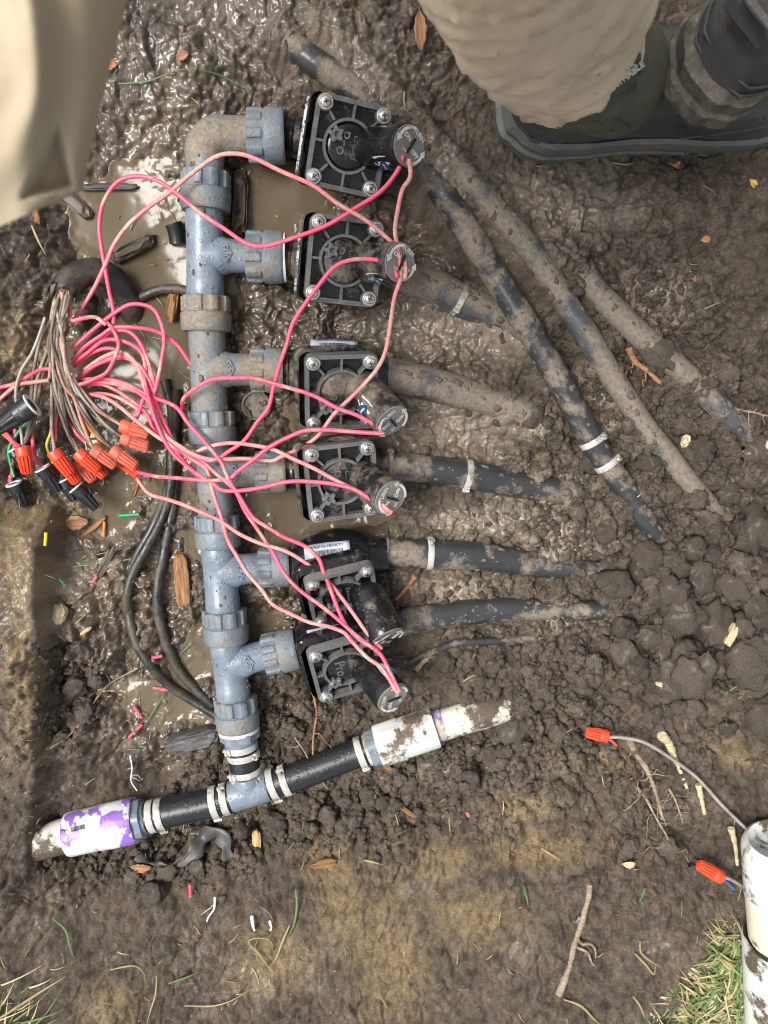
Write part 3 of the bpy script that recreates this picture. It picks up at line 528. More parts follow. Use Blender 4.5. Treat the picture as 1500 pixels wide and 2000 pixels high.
def tee_mark(parent, p, ang, size, word='DURA'):
    """small moulded diamond with lettering"""
    ca, sa = math.cos(ang), math.sin(ang); Mz = np.array(((ca, -sa, 0), (sa, ca, 0), (0, 0, 1)))
    b = text_mb(word, size * 0.62, 0.0011, Mz, p)
    q = [np.array((size, 0, 0)), np.array((0, size * .62, 0)), np.array((-size, 0, 0)), np.array((0, -size * .62, 0))]
    for i in range(4):
        b.tube([p + Mz @ q[i], p + Mz @ q[(i + 1) % 4]], 0.00045, 6)
    return b.build('moulded_mark', M['pvc'], parent)
man = thing('pipe_manifold', 'grey plastic pipe manifold of tees and union nuts standing in the puddle', 'manifold', MX(400, 270, 0.0))
rp = 0.0182
def tee(py0, py1, cx0, cx1, arm_y, arm_x1, arm_y1, r, mat, mark=True):
    p0, p1 = MX(cx0, py0), MX(cx1, py1); L = np.linalg.norm(p1 - p0); b = MB()
    b.lathe(p0, p1, [(0, r * .8), (0, r * .95), (.002, r), (L * .23, r), (L * .245, r * .975), (L * .76, r * .975), (L * .775, r), (L - .002, r), (L, r * .95), (L, r * .8)], 48)
    c = MX(np.interp(arm_y, (py0, py1), (cx0, cx1)), arm_y); e = MX(arm_x1, arm_y1); La = np.linalg.norm(e - c)
    b.lathe(c, e, [(0, r * 1.0), (r * .75, r * 1.02), (r * 1.02, r * 1.0), (r * 1.2, r * .93), (r * 1.45, r * .885), (La, r * .875)], 44)
    o = b.build('tee', mat, man, smooth=0.7)
    if mark:
        d = (e - c) / La; m = c + d * r * 1.25 + np.array((0, 0, r * 0.955)); tee_mark(o, m, math.pi / 2 * 3 + math.atan2(d[1], d[0]), 0.0088)
    return o
# elbow at the head of the manifold
b = MB(); c0, c1, c2 = MX(400, 345), MX(400, 266), MX(492, 265); d1 = (c0 - c1) / np.linalg.norm(c0 - c1); d2 = (c2 - c1) / np.linalg.norm(c2 - c1)
rb = 0.0165; arc = [c1 + d1 * rb * (1 - math.sin(t)) + d2 * rb * (1 - math.cos(t)) for t in np.linspace(0, math.pi / 2, 14)]
b.tube([c0] + [c0 * (1 - t) + (c1 + d1 * rb) * t for t in (.3, .6, .9)] + arc + [(c1 + d2 * rb) * (1 - t) + c2 * t for t in (.1, .4, .7, 1)], [rp * .97, rp * .97, rp * 1.0, rp * 1.04] + [rp * 1.06] * 10 + [rp * 1.04, rp * .99, rp * .97, rp * .97], 44)
b.lathe(MX(403, 244, AX + rp * .95), MX(403, 244, AX + rp * .95) + np.array((0, 0, .01)), [(0, .0042), (.0014, .0040), (.0018, .0030)], 18)
b.build('elbow', M['pvc_dirty'], man, smooth=0.9)
NUTR = 0.0243
for (a0, y0, a1, y1, k, mt, fl) in ((402, 336, 402, 413, 1.0, 'pvc_nut', 0), (402, 579, 403, 648, 1.02, 'pvc_dirty', 0), (413, 803, 416, 867, .98, 'pvc_nut', 0), (423, 1006, 427, 1068, .96, 'pvc_nut', 0), (438, 1190, 443, 1254, .97, 'pvc_nut', 0), (459, 1362, 466, 1422, .96, 'pvc_nut', 0)):
    union_nut(man, MX(a0, y0), MX(a1, y1), NUTR * k, M[mt], fl)
tee(408, 586, 399, 401, 500, 492, 500, rp, M['pvc'])
tee(642, 812, 404, 410, 722, 496, 722, rp * .99, M['pvc_dirty'])
tee(862, 1014, 416, 422, 922, 506, 921, rp * .98, M['pvc_dirty'])
tee(1062, 1200, 426, 437, 1116, 512, 1108, rp * .98, M['pvc'])
tee(1248, 1374, 442, 458, 1296, 526, 1277, rp * .98, M['pvc'])
HN = [((484, 266), (557, 266), 1.06), ((482, 501), (556, 503), 1.04), ((490, 723), (555, 724), .93), ((500, 922), (560, 921), .91), ((506, 1109), (567, 1106), .88), ((516, 1280), (581, 1266), .93)]
for k, (a, c, s_) in enumerate(HN): union_nut(man, MX(*a), MX(*c), NUTR * s_, M['pvc_dirty' if k in (2, 3) else 'pvc_nut'])
b = MB(); b.lathe(MX(553, 503), MX(560, 503), [(0, .019), (0, .0235), (.003, .0235), (.003, .019)], 48); b.build('gasket', M['white_rim'], man)
b = MB(); b.lathe(MX(466, 1420), MX(468, 1436), [(0, .017), (0, .0215), (.0045, .0215), (.0045, .018)], 48); b.build('gasket', M['white_rim'], man)
b = MB(); b.lathe(MX(467, 1426), MX(472, 1462), [(0, .019), (0, .0205, .0012), (.009, .0205, .0012), (.010, .0165), (.02, .0165)], 48, lambda a, q: q * np.cos(a * 6)); b.build('hexagonal_adapter', M['pvc'], man)
b = MB(); b.lathe(MX(471, 1452), MX(483, 1530), [(0, .0155), (.002, .0160), (.040, .0160), (.042, .0155)], 40); tube_o = b.build('connecting_hose', M['poly_clean'], man)

def clamp(parent, p, d, r, mat, w=0.0055, ear=None, tail=True):
    """thin steel band with a pinched ear and screw lug"""
    d = np.asarray(d, float) / np.linalg.norm(d); b = MB(); t = .0009
    b.lathe(p - d * w / 2, p + d * w / 2, [(0, r * .99), (0, r + t), (w * .12, r + t * 1.3), (w * .88, r + t * 1.3), (w, r + t), (w, r * .99)], 48, caps=False)
    e = np.asarray(ear if ear is not None else (0, 0, 1.0), float); e = e - d * np.dot(e, d); e /= np.linalg.norm(e); fr_ = frame(e, d)
    b.box(p + e * (r + .0022), w * 1.15, .0036, .0042, fr_, .0006); b.box(p + e * (r + .0014) + fr_[:, 1] * .0042, w * .9, .005, .0018, fr_, .0004)
    b.lathe(p + e * (r + .0026) - fr_[:, 1] * .0022, p + e * (r + .0026) - fr_[:, 1] * .006, [(0, .0016), (.003, .0016), (.0032, .001)], 10)
    return b.build('hose_clamp', mat, parent)
def unit(a, c): d = np.asarray(c) - np.asarray(a); return d / np.linalg.norm(d)
dm = unit(MX(470, 1450), MX(484, 1530))
for (a, y, ea) in ((472, 1457, (-.7, 0, .5)), (475, 1473, (.8, 0, .6)), (480, 1505, (-.7, 0, .6)), (482, 1518, (.8, 0, .6))): clamp(man, MX(a, y), dm, .0163, M['clamp'], .0066, ea)

# ------------------------------------------------------------------ valves
def rrect(hx, hy, r, n=5):
    return [(cx + r * math.cos(a), cy + r * math.sin(a)) for cx, cy, a0 in ((hx - r, hy - r, 0), (-hx + r, hy - r, 90), (-hx + r, -hy + r, 180), (hx - r, -hy + r, 270)) for a in [R(a0 + 90 * k / n) for k in range(n + 1)]]
def ringwall(b, out, inn, z0, z1):
    n = len(out); v = [(x, y, z) for L, z in ((out, z0), (out, z1), (inn, z1), (inn, z0)) for x, y in L]
    f = [(k * n + i, k * n + (i + 1) % n, ((k + 1) % 4) * n + (i + 1) % n, ((k + 1) % 4) * n + i) for k in range(4) for i in range(n)]
    b.add(v, f)
VALVES = [  # inlet px, outlet px, bonnet centre px, roll, lean, turn (deg), solenoid foot px+z, cap px+z, label, muddy
 ((557, 266), (770, 300), (681, 286), 13, 9, -11, (727, 290, .066), (799, 285, .108), 'black valve at the top of the row with a wide clean dome and muddy outlet', 0),
 ((560, 503), (770, 535), (673, 510), 8, 9, -6, (716, 513, .064), (781, 513, .104), 'black valve second from the top, its dome filled with muddy water', 1),
 ((556, 724), (760, 730), (667, 768), 26, 7, -1, (707, 756, .060), (765, 822, .094), 'black valve third from the top with a peeling arched label and tilted solenoid', 1),
 ((562, 921), (760, 907), (668, 942), 15, 8, 4, (708, 932, .064), (763, 972, .102), 'black valve fourth from the top with root fibres caught on its dome', 1),
 ((568, 1106), (760, 1082), (670, 1166), 40, 7, 8, (716, 1160, .060), (757, 1244, .086), 'black valve fifth from the top rolled over to show its barcode label', 0),
 ((582, 1266), (760, 1232), (677, 1308), 30, 7, 10, (718, 1303, .060), (767, 1362, .096), 'clean black valve lowest in the row with a blue solenoid sticker', 0)]
CAPS = []
def arcpoly(r0, r1, a0, a1, n=14):
    return [(r1 * math.cos(R(a)), r1 * math.sin(R(a))) for a in np.linspace(a0, a1, n)] + [(r0 * math.cos(R(a)), r0 * math.sin(R(a))) for a in np.linspace(a1, a0, n)]
for vi, (pin, pout, pc, roll, lean, turn, sf, sc, lab, muddy) in enumerate(VALVES):
    a, e = MX(*pin), MX(*pout); zc = AX + .043 * math.cos(R(roll)); oc = P(pc[0], pc[1], zc)
    v = thing('irrigation_valve', lab, 'valve', (oc[0], oc[1], 0.0), 'valves along the manifold')
    blk = M['black_dirty'] if muddy else M['black']
    Rm = np.array((Matrix.Rotation(R(turn), 3, 'Z') @ Matrix.Rotation(R(roll), 3, 'X') @ Matrix.Rotation(R(lean), 3, 'Y')))
    # flow body: threaded inlet, globe, outlet stub
    L = np.linalg.norm(e - a); ax = unit(a, e); xb = np.dot(oc - a, ax); b = MB()
    th = [(x, .0175 + (.0012 if k % 2 else 0)) for k, x in enumerate(np.arange(.003, xb - .046, .0017))]
    b.lathe(a - ax * .004, e, [(0, .016), (.0, .0175)] + th + [(xb - .044, .0185), (xb - .040, .024), (xb - .028, .0300), (xb - .012, .0335), (xb + .008, .0340), (xb + .024, .031), (xb + .036, .025), (xb + .040, .0195), (L + .002, .0185)], 44)
    b.build('body', blk, v, smooth=0.9)
    # skirt and flange under the bonnet
    b = MB(); rings = [((.0375, .0380, .012), -.027), ((.0395, .0405, .010), -.021), ((.0395, .0405, .010), -.0165), ((.0372, .0400, .009), -.0155), ((.0360, .0395, .0085), -.008)]
    n0 = len(rrect(.04, .04, .01)); vv = []
    for (hx, hy, rr), z in rings: vv += [(x - .004, y, z) for x, y in rrect(hx, hy, rr)]
    fs = [(k * n0 + i, k * n0 + (i + 1) % n0, (k + 1) * n0 + (i + 1) % n0, (k + 1) * n0 + i) for k in range(len(rings) - 1) for i in range(n0)] + [tuple(range(n0))[::-1]]
    b.add(vv, fs); b.lathe((-.004, 0, -.040), (-.004, 0, -.02), [(0, .022), (.008, .030), (.016, .034)], 36)
    b.xf(Rm, oc); b.build('flange', blk, v)
    # bonnet: floor, rim, ring, spokes, corner bosses
    hx, hy = .0350, .0392; b = MB(); b.prism(rrect(hx - .001, hy - .001, .0075), -.0085, -.0078); b.xf(Rm, oc); b.build('bonnet_floor', M['black'], v)
    b = MB(); ringwall(b, rrect(hx, hy, .008), rrect(hx - .0042, hy - .0042, .005), -.0082, 0.0)
    cir = lambda r, n=40: [(r * math.cos(2 * math.pi * k / n), r * math.sin(2 * math.pi * k / n)) for k in range(n)]
    ringwall(b, cir(.0238), cir(.0212), -.0072, -.0006)
    for ang in (90, 270, 180): b.box((math.cos(R(ang)) * .0275, math.sin(R(ang)) * (.0295 if ang != 180 else .0275), -.004), .0022 if ang != 180 else .008, .0022 if ang == 180 else .0115, .006)
    for sx in (-1, 1):
        for sy in (-1, 1):
            b.box((sx * .0205, sy * .0235, -.004), .0125, .0022, .006, Matrix.Rotation(math.atan2(sy * .0315, sx * .027), 3, 'Z'))
            b.lathe((sx * .0270, sy * .0315, -.008), (sx * .0270, sy * .0315, 1), [(0, .0076), (.0078, .0076), (.0086, .0070), (.0086, .004)], 24)
    for k, wd in enumerate(('MADE IN U.S.A.', 'PRESSURE 150')): text_mb(wd, .0032, .0005, None, (-.013 + 0.024 * k, -.0371, .0001), b)
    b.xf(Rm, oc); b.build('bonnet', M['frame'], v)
    # dome with lettering and the star-headed bleed screw
    b = MB(); b.lathe((0, 0, -.0075), (0, 0, 1), [(0, .0208), (.0030, .0205), (.0046, .0180), (.0056, .0120), (.0060, .005), (.0061, .0006)], 40)
    b.xf(Rm, oc); dm_ = b.build('dome', blk, v, smooth=0.9)
    b = MB(); rot = np.array(Matrix.Rotation(R(-90), 3, 'Z'))
    text_mb('Pro', .0150, .0010, rot, (-.0058, .002, -.0018), b); text_mb('Limited', .0070, .0010, rot, (.0062, .000, -.0016), b)
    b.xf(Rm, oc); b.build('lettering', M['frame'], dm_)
    b = MB(); bx_, by_ = (-.0125, .008) if vi < 2 else (-.0135, -.0155)
    b.lathe((bx_, by_, -.007), (bx_, by_, 1), [(0, .0062, .0012), (.0078, .0060, .0014), (.0086, .0050, .0012), (.0086, .0026), (.0060, .0024), (.0060, .0004)], 40, lambda a_, q: q * np.cos(a_ * 5))
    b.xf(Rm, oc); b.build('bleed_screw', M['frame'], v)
    # corner screws
    for sx in (-1, 1):
        for sy in (-1, 1):
            b = MB(); o_ = np.array((sx * .0270, sy * .0315, .0004))
            b.lathe(o_, o_ + (0, 0, 1), [(0, .0066), (.0012, .0067), (.0016, .0062), (.0016, .0050), (.0030, .0046), (.0040, .0034), (.0043, .0018), (.0043, .0002)], 28)
            k0 = len(b.v); b.xf(Rm, oc); s_o = b.build('screw', M['steel'], v)
            b = MB(); r_ = random.uniform(0, 3); Mr = Matrix.Rotation(r_, 3, 'Z'); Mr2 = Matrix.Rotation(r_ + math.pi / 2, 3, 'Z')
            b.box(o_ + (0, 0, .0042), .0050, .0009, .0005, Mr); b.box(o_ + (0, 0, .00425), .0050, .0009, .0005, Mr2); b.xf(Rm, oc); b.build('cross_slot', M['slot'], s_o)
    # printed label on the upper flank of the globe
    if vi >= 2:
        lx = xb + (-.012 if vi != 2 else -.010); b = MB(); nrm0 = {2: 42, 3: 46, 4: 22, 5: 22}[vi]; up = np.array((0, 0, 1.0)); side = np.cross(up, ax); wid, ht = .046, .50
        rows = [];
        for i in range(9):
            for j in range(7):
                th_ = R(nrm0) + (j / 6 - .5) * ht * 1.6; xx = lx + (i / 8 - .5) * wid + .006; rr = .0346 + .0004 - abs(i / 8 - .5) * .0022
                rows.append(a - ax * .004 + ax * xx + (up * math.cos(th_) + side * math.sin(th_)) * rr)
        b.add(rows, [(i * 7 + j, (i + 1) * 7 + j, (i + 1) * 7 + j + 1, i * 7 + j + 1) for i in range(8) for j in range(6)])
        lo = b.build('barcode_label', M['paper'], v, smooth=None); sol_ = lo.modifiers.new('thick', 'SOLIDIFY'); sol_.thickness = .0004; sol_.offset = -1
        b = MB(); rr = .0354; xs = lx + .006 - .014
        for k in range(24):
            w_ = random.choice((.0004, .0007, .0010)); t_a, t_b = R(nrm0) - .14, R(nrm0) + .16
            rv = rr - abs((xs - lx - .006) / wid) * .0022; q = [a - ax * .004 + ax * (xs + s2) + (up * math.cos(t_) + side * math.sin(t_)) * rv for s2, t_ in ((0, t_a), (w_, t_a), (w_, (t_a + t_b) / 2), (w_, t_b), (0, t_b), (0, (t_a + t_b) / 2))]
            b.add(q, [(0, 1, 2, 5), (5, 2, 3, 4)]); xs += w_ + random.choice((.0004, .0007))
        th_ = R(nrm0) + .27; nr_ = up * math.cos(th_) + side * math.sin(th_)
        text_mb('MADE IN MEXICO', .0042, .0001, frame(nr_, ax), a + ax * (lx + .001) + nr_ * (rr + .0001), b)
        b.build('print', M['print'], lo, smooth=None)
    # solenoid
    s0, s1 = P(*sf), P(*sc); d = unit(s0, s1); rs = .0183; Ls = np.linalg.norm(s1 - s0); b = MB()
    b.lathe(s0 - d * .012, s1, [(0, .009), (.003, .012), (.006, .0165), (.010, rs * .97), (.013, rs), (Ls + .004, rs * 1.02), (Ls + .009, rs * 1.03), (Ls + .0100, rs * 1.015), (Ls + .0118, rs * 1.0)], 44)
    so = b.build('solenoid', blk if vi != 5 else M['black'], v, smooth=0.8)
    fr_ = frame(d, (1, 0, 0)); cs = s1 + d * 0.0; b = MB()
    b.lathe(cs - d * .002, cs + d, [(0, rs * .96), (.0022, rs * .96), (.0026, rs * .93), (.0026, .0005)], 44); cap = b.build('cap', M['cap'], so)
    ro = {0: -40, 1: -30, 2: 30, 3: 60, 4: 35, 5: 80}[vi]; Mt = fr_ @ np.array(Matrix.Rotation(R(ro), 3, 'Z')); fo = cs + d * .0028
    b = MB()
    b.prism(arcpoly(rs * .74, rs * .88, 110, 190), 0, .0003); b.prism([(-rs * .64, -rs * .10), (-rs * .98, -rs * .12), (-rs * .80, -rs * .42)], 0, .0003)
    b.prism(arcpoly(rs * .74, rs * .88, -70, 10), 0, .0003); b.prism([(rs * .64, rs * .10), (rs * .98, rs * .12), (rs * .80, rs * .42)], 0, .0003)
    text_mb('TURN', .0058, .0003, None, (.001, rs * .68, .0002), b, .0001); text_mb('ON', .0056, .0003, None, (-rs * .42, rs * .16, .0002), b, .0001); text_mb('OFF', .0056, .0003, None, (rs * .40, -rs * .14, .0002), b, .0001)
    text_mb('24V', .0036, .0003, None, (-rs * .2, -rs * .42, .0002), b)
    b.xf(Mt, fo); b.build('lettering', M['cap_print'], so)
    b = MB(); b.box((0, 0, .0002), .0022, .0150, .0009); b.xf(Mt, fo); b.build('slot', M['slot'], so)
    # brand sticker wrapped round the solenoid
    if vi in (0, 1, 2, 5):
        sdir = {0: (-.25, -1, .1), 1: (-.15, -1, .2), 2: (-.9, -.35, .5), 5: (.75, .62, .5)}[vi]; sd = np.array(sdir, float); sd = sd - d * np.dot(sd, d); sd /= np.linalg.norm(sd); tt = np.cross(d, sd)
        def patch(poly, off, name, mat, par):
            bb = MB(); pts = [s1 + d * (y - Ls * .42) + (sd * math.cos(x / rs) + tt * math.sin(x / rs)) * (rs + off) for x, y in poly]; cc = np.mean(poly, axis=0)
            ring = [s1 + d * (y - Ls * .42) + (sd * math.cos(x / rs) + tt * math.sin(x / rs)) * (rs + off) for x, y in [tuple(cc + (np.array(q) - cc) * .5) for q in poly]]
            m_ = s1 + d * (cc[1] - Ls * .42) + (sd * math.cos(cc[0] / rs) + tt * math.sin(cc[0] / rs)) * (rs + off); n_ = len(poly)
            bb.add(pts + ring + [m_], [(i, (i + 1) % n_, n_ + (i + 1) % n_, n_ + i) for i in range(n_)] + [(n_ + i, n_ + (i + 1) % n_, 2 * n_) for i in range(n_)])
            return bb.build(name, mat, par, smooth=None)
        patch([(-.013, -.009), (-.006, -.0105), (.006, -.0105), (.013, -.009), (.0135, 0), (.013, .009), (.006, .0105), (-.006, .0105), (-.013, .009), (-.0135, 0)], .0004, 'sticker', M['paper'], so)
        patch([(.0085 * math.cos(t) + .002 * math.sin(2 * t), .0072 * math.sin(t)) for t in np.linspace(0, 2 * math.pi, 17)[:-1]], .0008, 'emblem', M['blue_print' if vi == 5 else 'navy_print'], so)
        patch([(-.006, .003), (.001, -.0010), (.006, .0022), (.0068, .0010), (.001, -.0028), (-.006, .0012)], .0012, 'emblem_stripe', M['paper'], so)
    CAPS.append((s1, d, rs))

# ------------------------------------------------------------------ poly pipes
def pipe_path(key, n=70):
    w = np.array([[*P(a, c, z / 1000.0), r * S(a, c, z / 1000.0)] for a, c, z, r, _ in PIPES[key]]); q = catmull(w, n); return q[:, :3], q[:, 3]
PL = {'long': ('long black pipe running diagonally from behind the top valve with two clamps', 'poly'), 'second': ('mud-coated pipe lying beside the long diagonal pipe on its right', 'poly_mud'),
      'third': ('mostly buried pipe showing in short stretches at the far right', 'poly_mud'), 'v2': ('muddy outlet pipe of the second valve with one clamp', 'poly_mud'),
      'v3': ('outlet pipe of the third valve crusted with pale mud', 'poly_mud'), 'v4': ('wet black outlet pipe of the fourth valve with two clamps', 'poly'),
      'v5': ('wet black outlet pipe of the fifth valve with bands near the valve', 'poly'), 'v6': ('outlet pipe of the lowest valve sinking into the soil', 'poly')}
for key, (lab, mt) in PL.items():
    path, rad = pipe_path(key); t = thing('poly_pipe', lab, 'pipe', (path[0][0], path[0][1], 0), 'outlet pipes fanning into the soil')
    b = MB(); b.tube(path, rad, 28, mod=lambda u, a_: 1 + .012 * np.sin(a_ * 3 + u * 9)); b.build('pipe', M[mt], t, smooth=1.0)
    def at_px(px): i = int(np.argmin([abs(q[0] - P(px, 0, q[2])[0]) for q in path])); return path[i], unit(path[max(i - 1, 0)], path[min(i + 1, len(path) - 1)]), rad[i]
    for px, ear, mm in {'long': ((1190, (.6, .5, .8), 'clamp'), (1222, (.7, .5, .6), 'clamp')), 'v2': ((905, (.1, -.6, .5), 'clamp_dirty'),), 'v3': ((752, (0, .9, .4), 'clamp_dirty'),), 'v4': ((757, (0, .8, .5), 'clamp_dirty'), (927, (0, -.9, .35), 'clamp')), 'v5': ((750, (0, .2, -1), 'clamp'), (846, (.2, .9, .5), 'clamp'))}.get(key, ()):
        p_, d_, r_ = at_px(px); clamp(t, p_, d_, r_, M[mm], .0062, ear)
b = MB(); b.tube(catmull([G(800, 1292, -.002), G(850, 1272, .003), G(890, 1256, .005), G(960, 1252, .004), G(1042, 1247, .001), G(1070, 1245, -.008)], 30), .0042, 12)
tag(b.build('drip_tube', M['poly'], None, G(900, 1255)), 'thin grey-black tube half buried below the lowest outlet pipe', 'tube')

# caked mud sitting on the pipes
def cake(parent, path, rad, seed, count, u0=0.0, u1=1.0, size=(.0007, .0024), spread=1.0):
    rg = random.Random(seed); b = MB(); n = len(path)
    for k in range(count):
        i = min(max(int(n * (u0 + (u1 - u0) * rg.random())), 1), n - 2); t_ = unit(path[i - 1], path[i + 1]); sd = np.cross(t_, (0, 0, 1.0)); sd /= np.linalg.norm(sd); up = np.cross(sd, t_); an = rg.gauss(0, .75) * spread
        nr_ = up * math.cos(an) + sd * math.sin(an); p = path[i] + nr_ * rad[i] * .985; s_ = rg.uniform(*size) * (1 if rg.random() < .8 else 1.7); fm = frame(nr_, t_)
        b.add((cv[k % 12] * np.array((s_ * rg.uniform(.8, 2.2), s_ * rg.uniform(.7, 1.3), s_ * rg.uniform(.25, .5)))) @ fm.T + p, IF1)
    o = b.build('mud', M['cake'], parent, smooth=None); o['kind'] = 'stuff'; return o
for key, cnt_, u0, u1 in (('long', 90, .12, .95), ('second', 110, .1, .95), ('third', 90, .05, .9), ('v2', 70, .2, .95), ('v3', 70, .2, .95), ('v4', 50, .3, .95), ('v5', 50, .3, .95), ('v6', 60, .2, .95)):
    path, rad = pipe_path(key); par = [o for o in scene.objects if o.get('label') == PL[key][0]][0]; cake(par, path, rad, hash(key) % 97 if False else len(key) + cnt_, cnt_, u0, u1, spread=1.15)
cake(man, catmull([MX(a, c) for a, c in MAIN[:12]], 80), [.0185] * 80, 5, 90, size=(.0005, .0016))
# ------------------------------------------------------------------ supply line at the bottom
ZS = .034; Q = lambda px, py: P(px, py, ZS)
sl = thing('supply_tee', 'grey insert tee with black hoses and steel clamps joining the manifold below', 'pipe tee', P(485, 1546, 0))
dl = unit(Q(262, 1602), Q(485, 1548)); dr = unit(Q(485, 1548), Q(738, 1456))
b = MB(); b.lathe(Q(452, 1556), Q(524, 1534), [(0, .013), (0, .0163), (.002, .0168), (np.linalg.norm(Q(524, 1534) - Q(452, 1556)) - .002, .0166), (np.linalg.norm(Q(524, 1534) - Q(452, 1556)), .0160)], 44)
b.lathe(Q(488, 1545), Q(481, 1512), [(0, .0165), (.014, .0165), (.018, .0155)], 40); b.build('tee_body', M['pvc'], sl, smooth=.7)
def hose(pts, r, name='hose', mat='poly_clean', par=sl):
    b = MB(); b.tube(catmull(pts, 24), r, 36); return b.build(name, M[mat], par, smooth=1.0)
hose([Q(284, 1597), Q(340, 1584), Q(400, 1571), Q(454, 1556)], .0157); hose([Q(520, 1535), Q(575, 1517), Q(640, 1493), Q(720, 1462)], .0155)
for px, py, dd, ear in ((298, 1594, dl, (0, .1, -1)), (315, 1590, dl, (0, -.95, .3)), (420, 1566, dl, (0, -.95, .35)), (441, 1560, dl, (0, .9, .45)), (534, 1531, dr, (0, -.95, .3)), (558, 1523, dr, (0, .9, .5)), (705, 1469, dr, (0, -.9, .4)), (722, 1463, dr, (0, .2, -1))): clamp(sl, Q(px, py), dd, .0161, M['clamp'], .0072, ear)
for px0, py0, px1, py1 in ((262, 1602, 287, 1596), (722, 1463, 745, 1454)):
    b = MB(); p_, q_ = Q(px0, py0), Q(px1, py1); L = np.linalg.norm(q_ - p_); b.lathe(p_, q_, [(0, .015), (0, .0205, .001), (L * .75, .0205, .001), (L * .8, .0175), (L, .0165)], 48, lambda a_, q: q * np.cos(a_ * 6)); b.build('hexagonal_adapter', M['pvc'], sl)
wl_ = thing('white_pipe', 'white pipe with purple-smeared coupling at the lower left end of the supply line', 'pipe', P(136, 1629, 0))
b = MB(); b.tube(catmull([Q(35, 1659), Q(80, 1645), Q(140, 1628)], 24), .0182, 40); b.build('pipe', M['white_pvc_mud'], wl_)
c_a, c_b = Q(134, 1630), Q(266, 1601); L = np.linalg.norm(c_b - c_a); b = MB()
b.lathe(c_a, c_b, [(0, .019), (0, .0222), (.002, .0230), (L * .46, .0230), (L * .47, .0237), (L * .62, .0238), (L * .63, .0242, .0005), (L * .97, .0242, .0005), (L, .0232), (L, .016)], 56, lambda a_, q: q * np.cos(a_ * 8)); cp_ = b.build('coupling', M['white_pvc_purple'], wl_, smooth=.5)
b = MB(); cx = c_a * .72 + c_b * .28; nr_ = np.array((-.12, .62, .78)); nr_ = nr_ - dl * np.dot(nr_, dl); nr_ /= np.linalg.norm(nr_); fo_ = cx + nr_ * .0234; fm = frame(nr_, dl)
for k in range(11): b.box(fo_ + fm[:, 0] * (k * .0013 - .007) - fm[:, 1] * .001, random.choice((.0004, .0007)), .0048, .0004, fm)
text_mb('PVC', .0046, .0004, fm, fo_ - fm[:, 0] * .0145, b); b.build('print', M['print'], cp_)
wr = thing('white_pipe', 'white pipe and mud-streaked coupling at the upper right end of the supply line', 'pipe', P(848, 1421, 0))
c_a, c_b = Q(738, 1457), Q(850, 1420); L = np.linalg.norm(c_b - c_a); b = MB()
b.lathe(c_a, c_b, [(0, .015), (0, .0222, .0006), (.003, .0230, .0006), (L * .42, .0230, .0006), (L * .44, .0222), (L - .002, .0222), (L, .0215), (L, .017)], 56, lambda a_, q: q * np.cos(a_ * 8)); b.build('coupling', M['white_pvc'], wr, smooth=.5)
b = MB(); b.lathe(Q(846, 1421), Q(866, 1415), [(0, .0172), (.0115, .0174), (.0118, .0165)], 40); b.build('primer_band', M['purple'], wr)
b = MB(); b.tube(catmull([Q(850, 1420), Q(900, 1405), Q(956, 1388), P(985, 1378, .026)], 24), .0168, 40, mod=lambda u, a_: 1 + .02 * np.sin(a_ * 5 + u * 14)); b.build('pipe', M['white_pvc_mud'], wr)

# ------------------------------------------------------------------ white pipe lying at the lower right
ws = thing('white_pipe', 'muddy white pipe with a rounded coupling beside the grass, grey wire across its mouth', 'pipe', G(1490, 1800))
ZR = .115; W_ = lambda px, py, z=ZR: P(px, py, z)
for nm, y0, y1, r0, r1, mt in (('coupling', 1640, 1748, .040, .0405, 'white_pvc_soil'), ('pipe', 1744, 1832, .0368, .0368, 'cream_pvc'), ('ring', 1820, 1838, .0402, .0402, 'rubber'), ('lower_coupling', 1834, 2060, .0400, .041, 'white_pvc_soil'), ):
    a, c = W_(1530, y0, .125 - (y0 - 1640) * .00006), W_(1536, y1, .125 - (y1 - 1640) * .00006); L = np.linalg.norm(c - a); b = MB()
    if nm == 'coupling': prof = [(.018, .004), (.018, .024), (.002, .030), (0, .033), (.002, .0365), (.007, .0392), (.014, r0), (L - .001, r1), (L, r1 - .002), (L, .030)]
    else: prof = [(0, r0 - .004), (0, r0 - .001), (.001, r0), (L - .001, r1), (L, r1 - .001), (L, r1 - .006)]
    b.lathe(a, c, prof, 56, caps=(nm == 'coupling')); b.build(nm, M[mt], ws, smooth=.7)
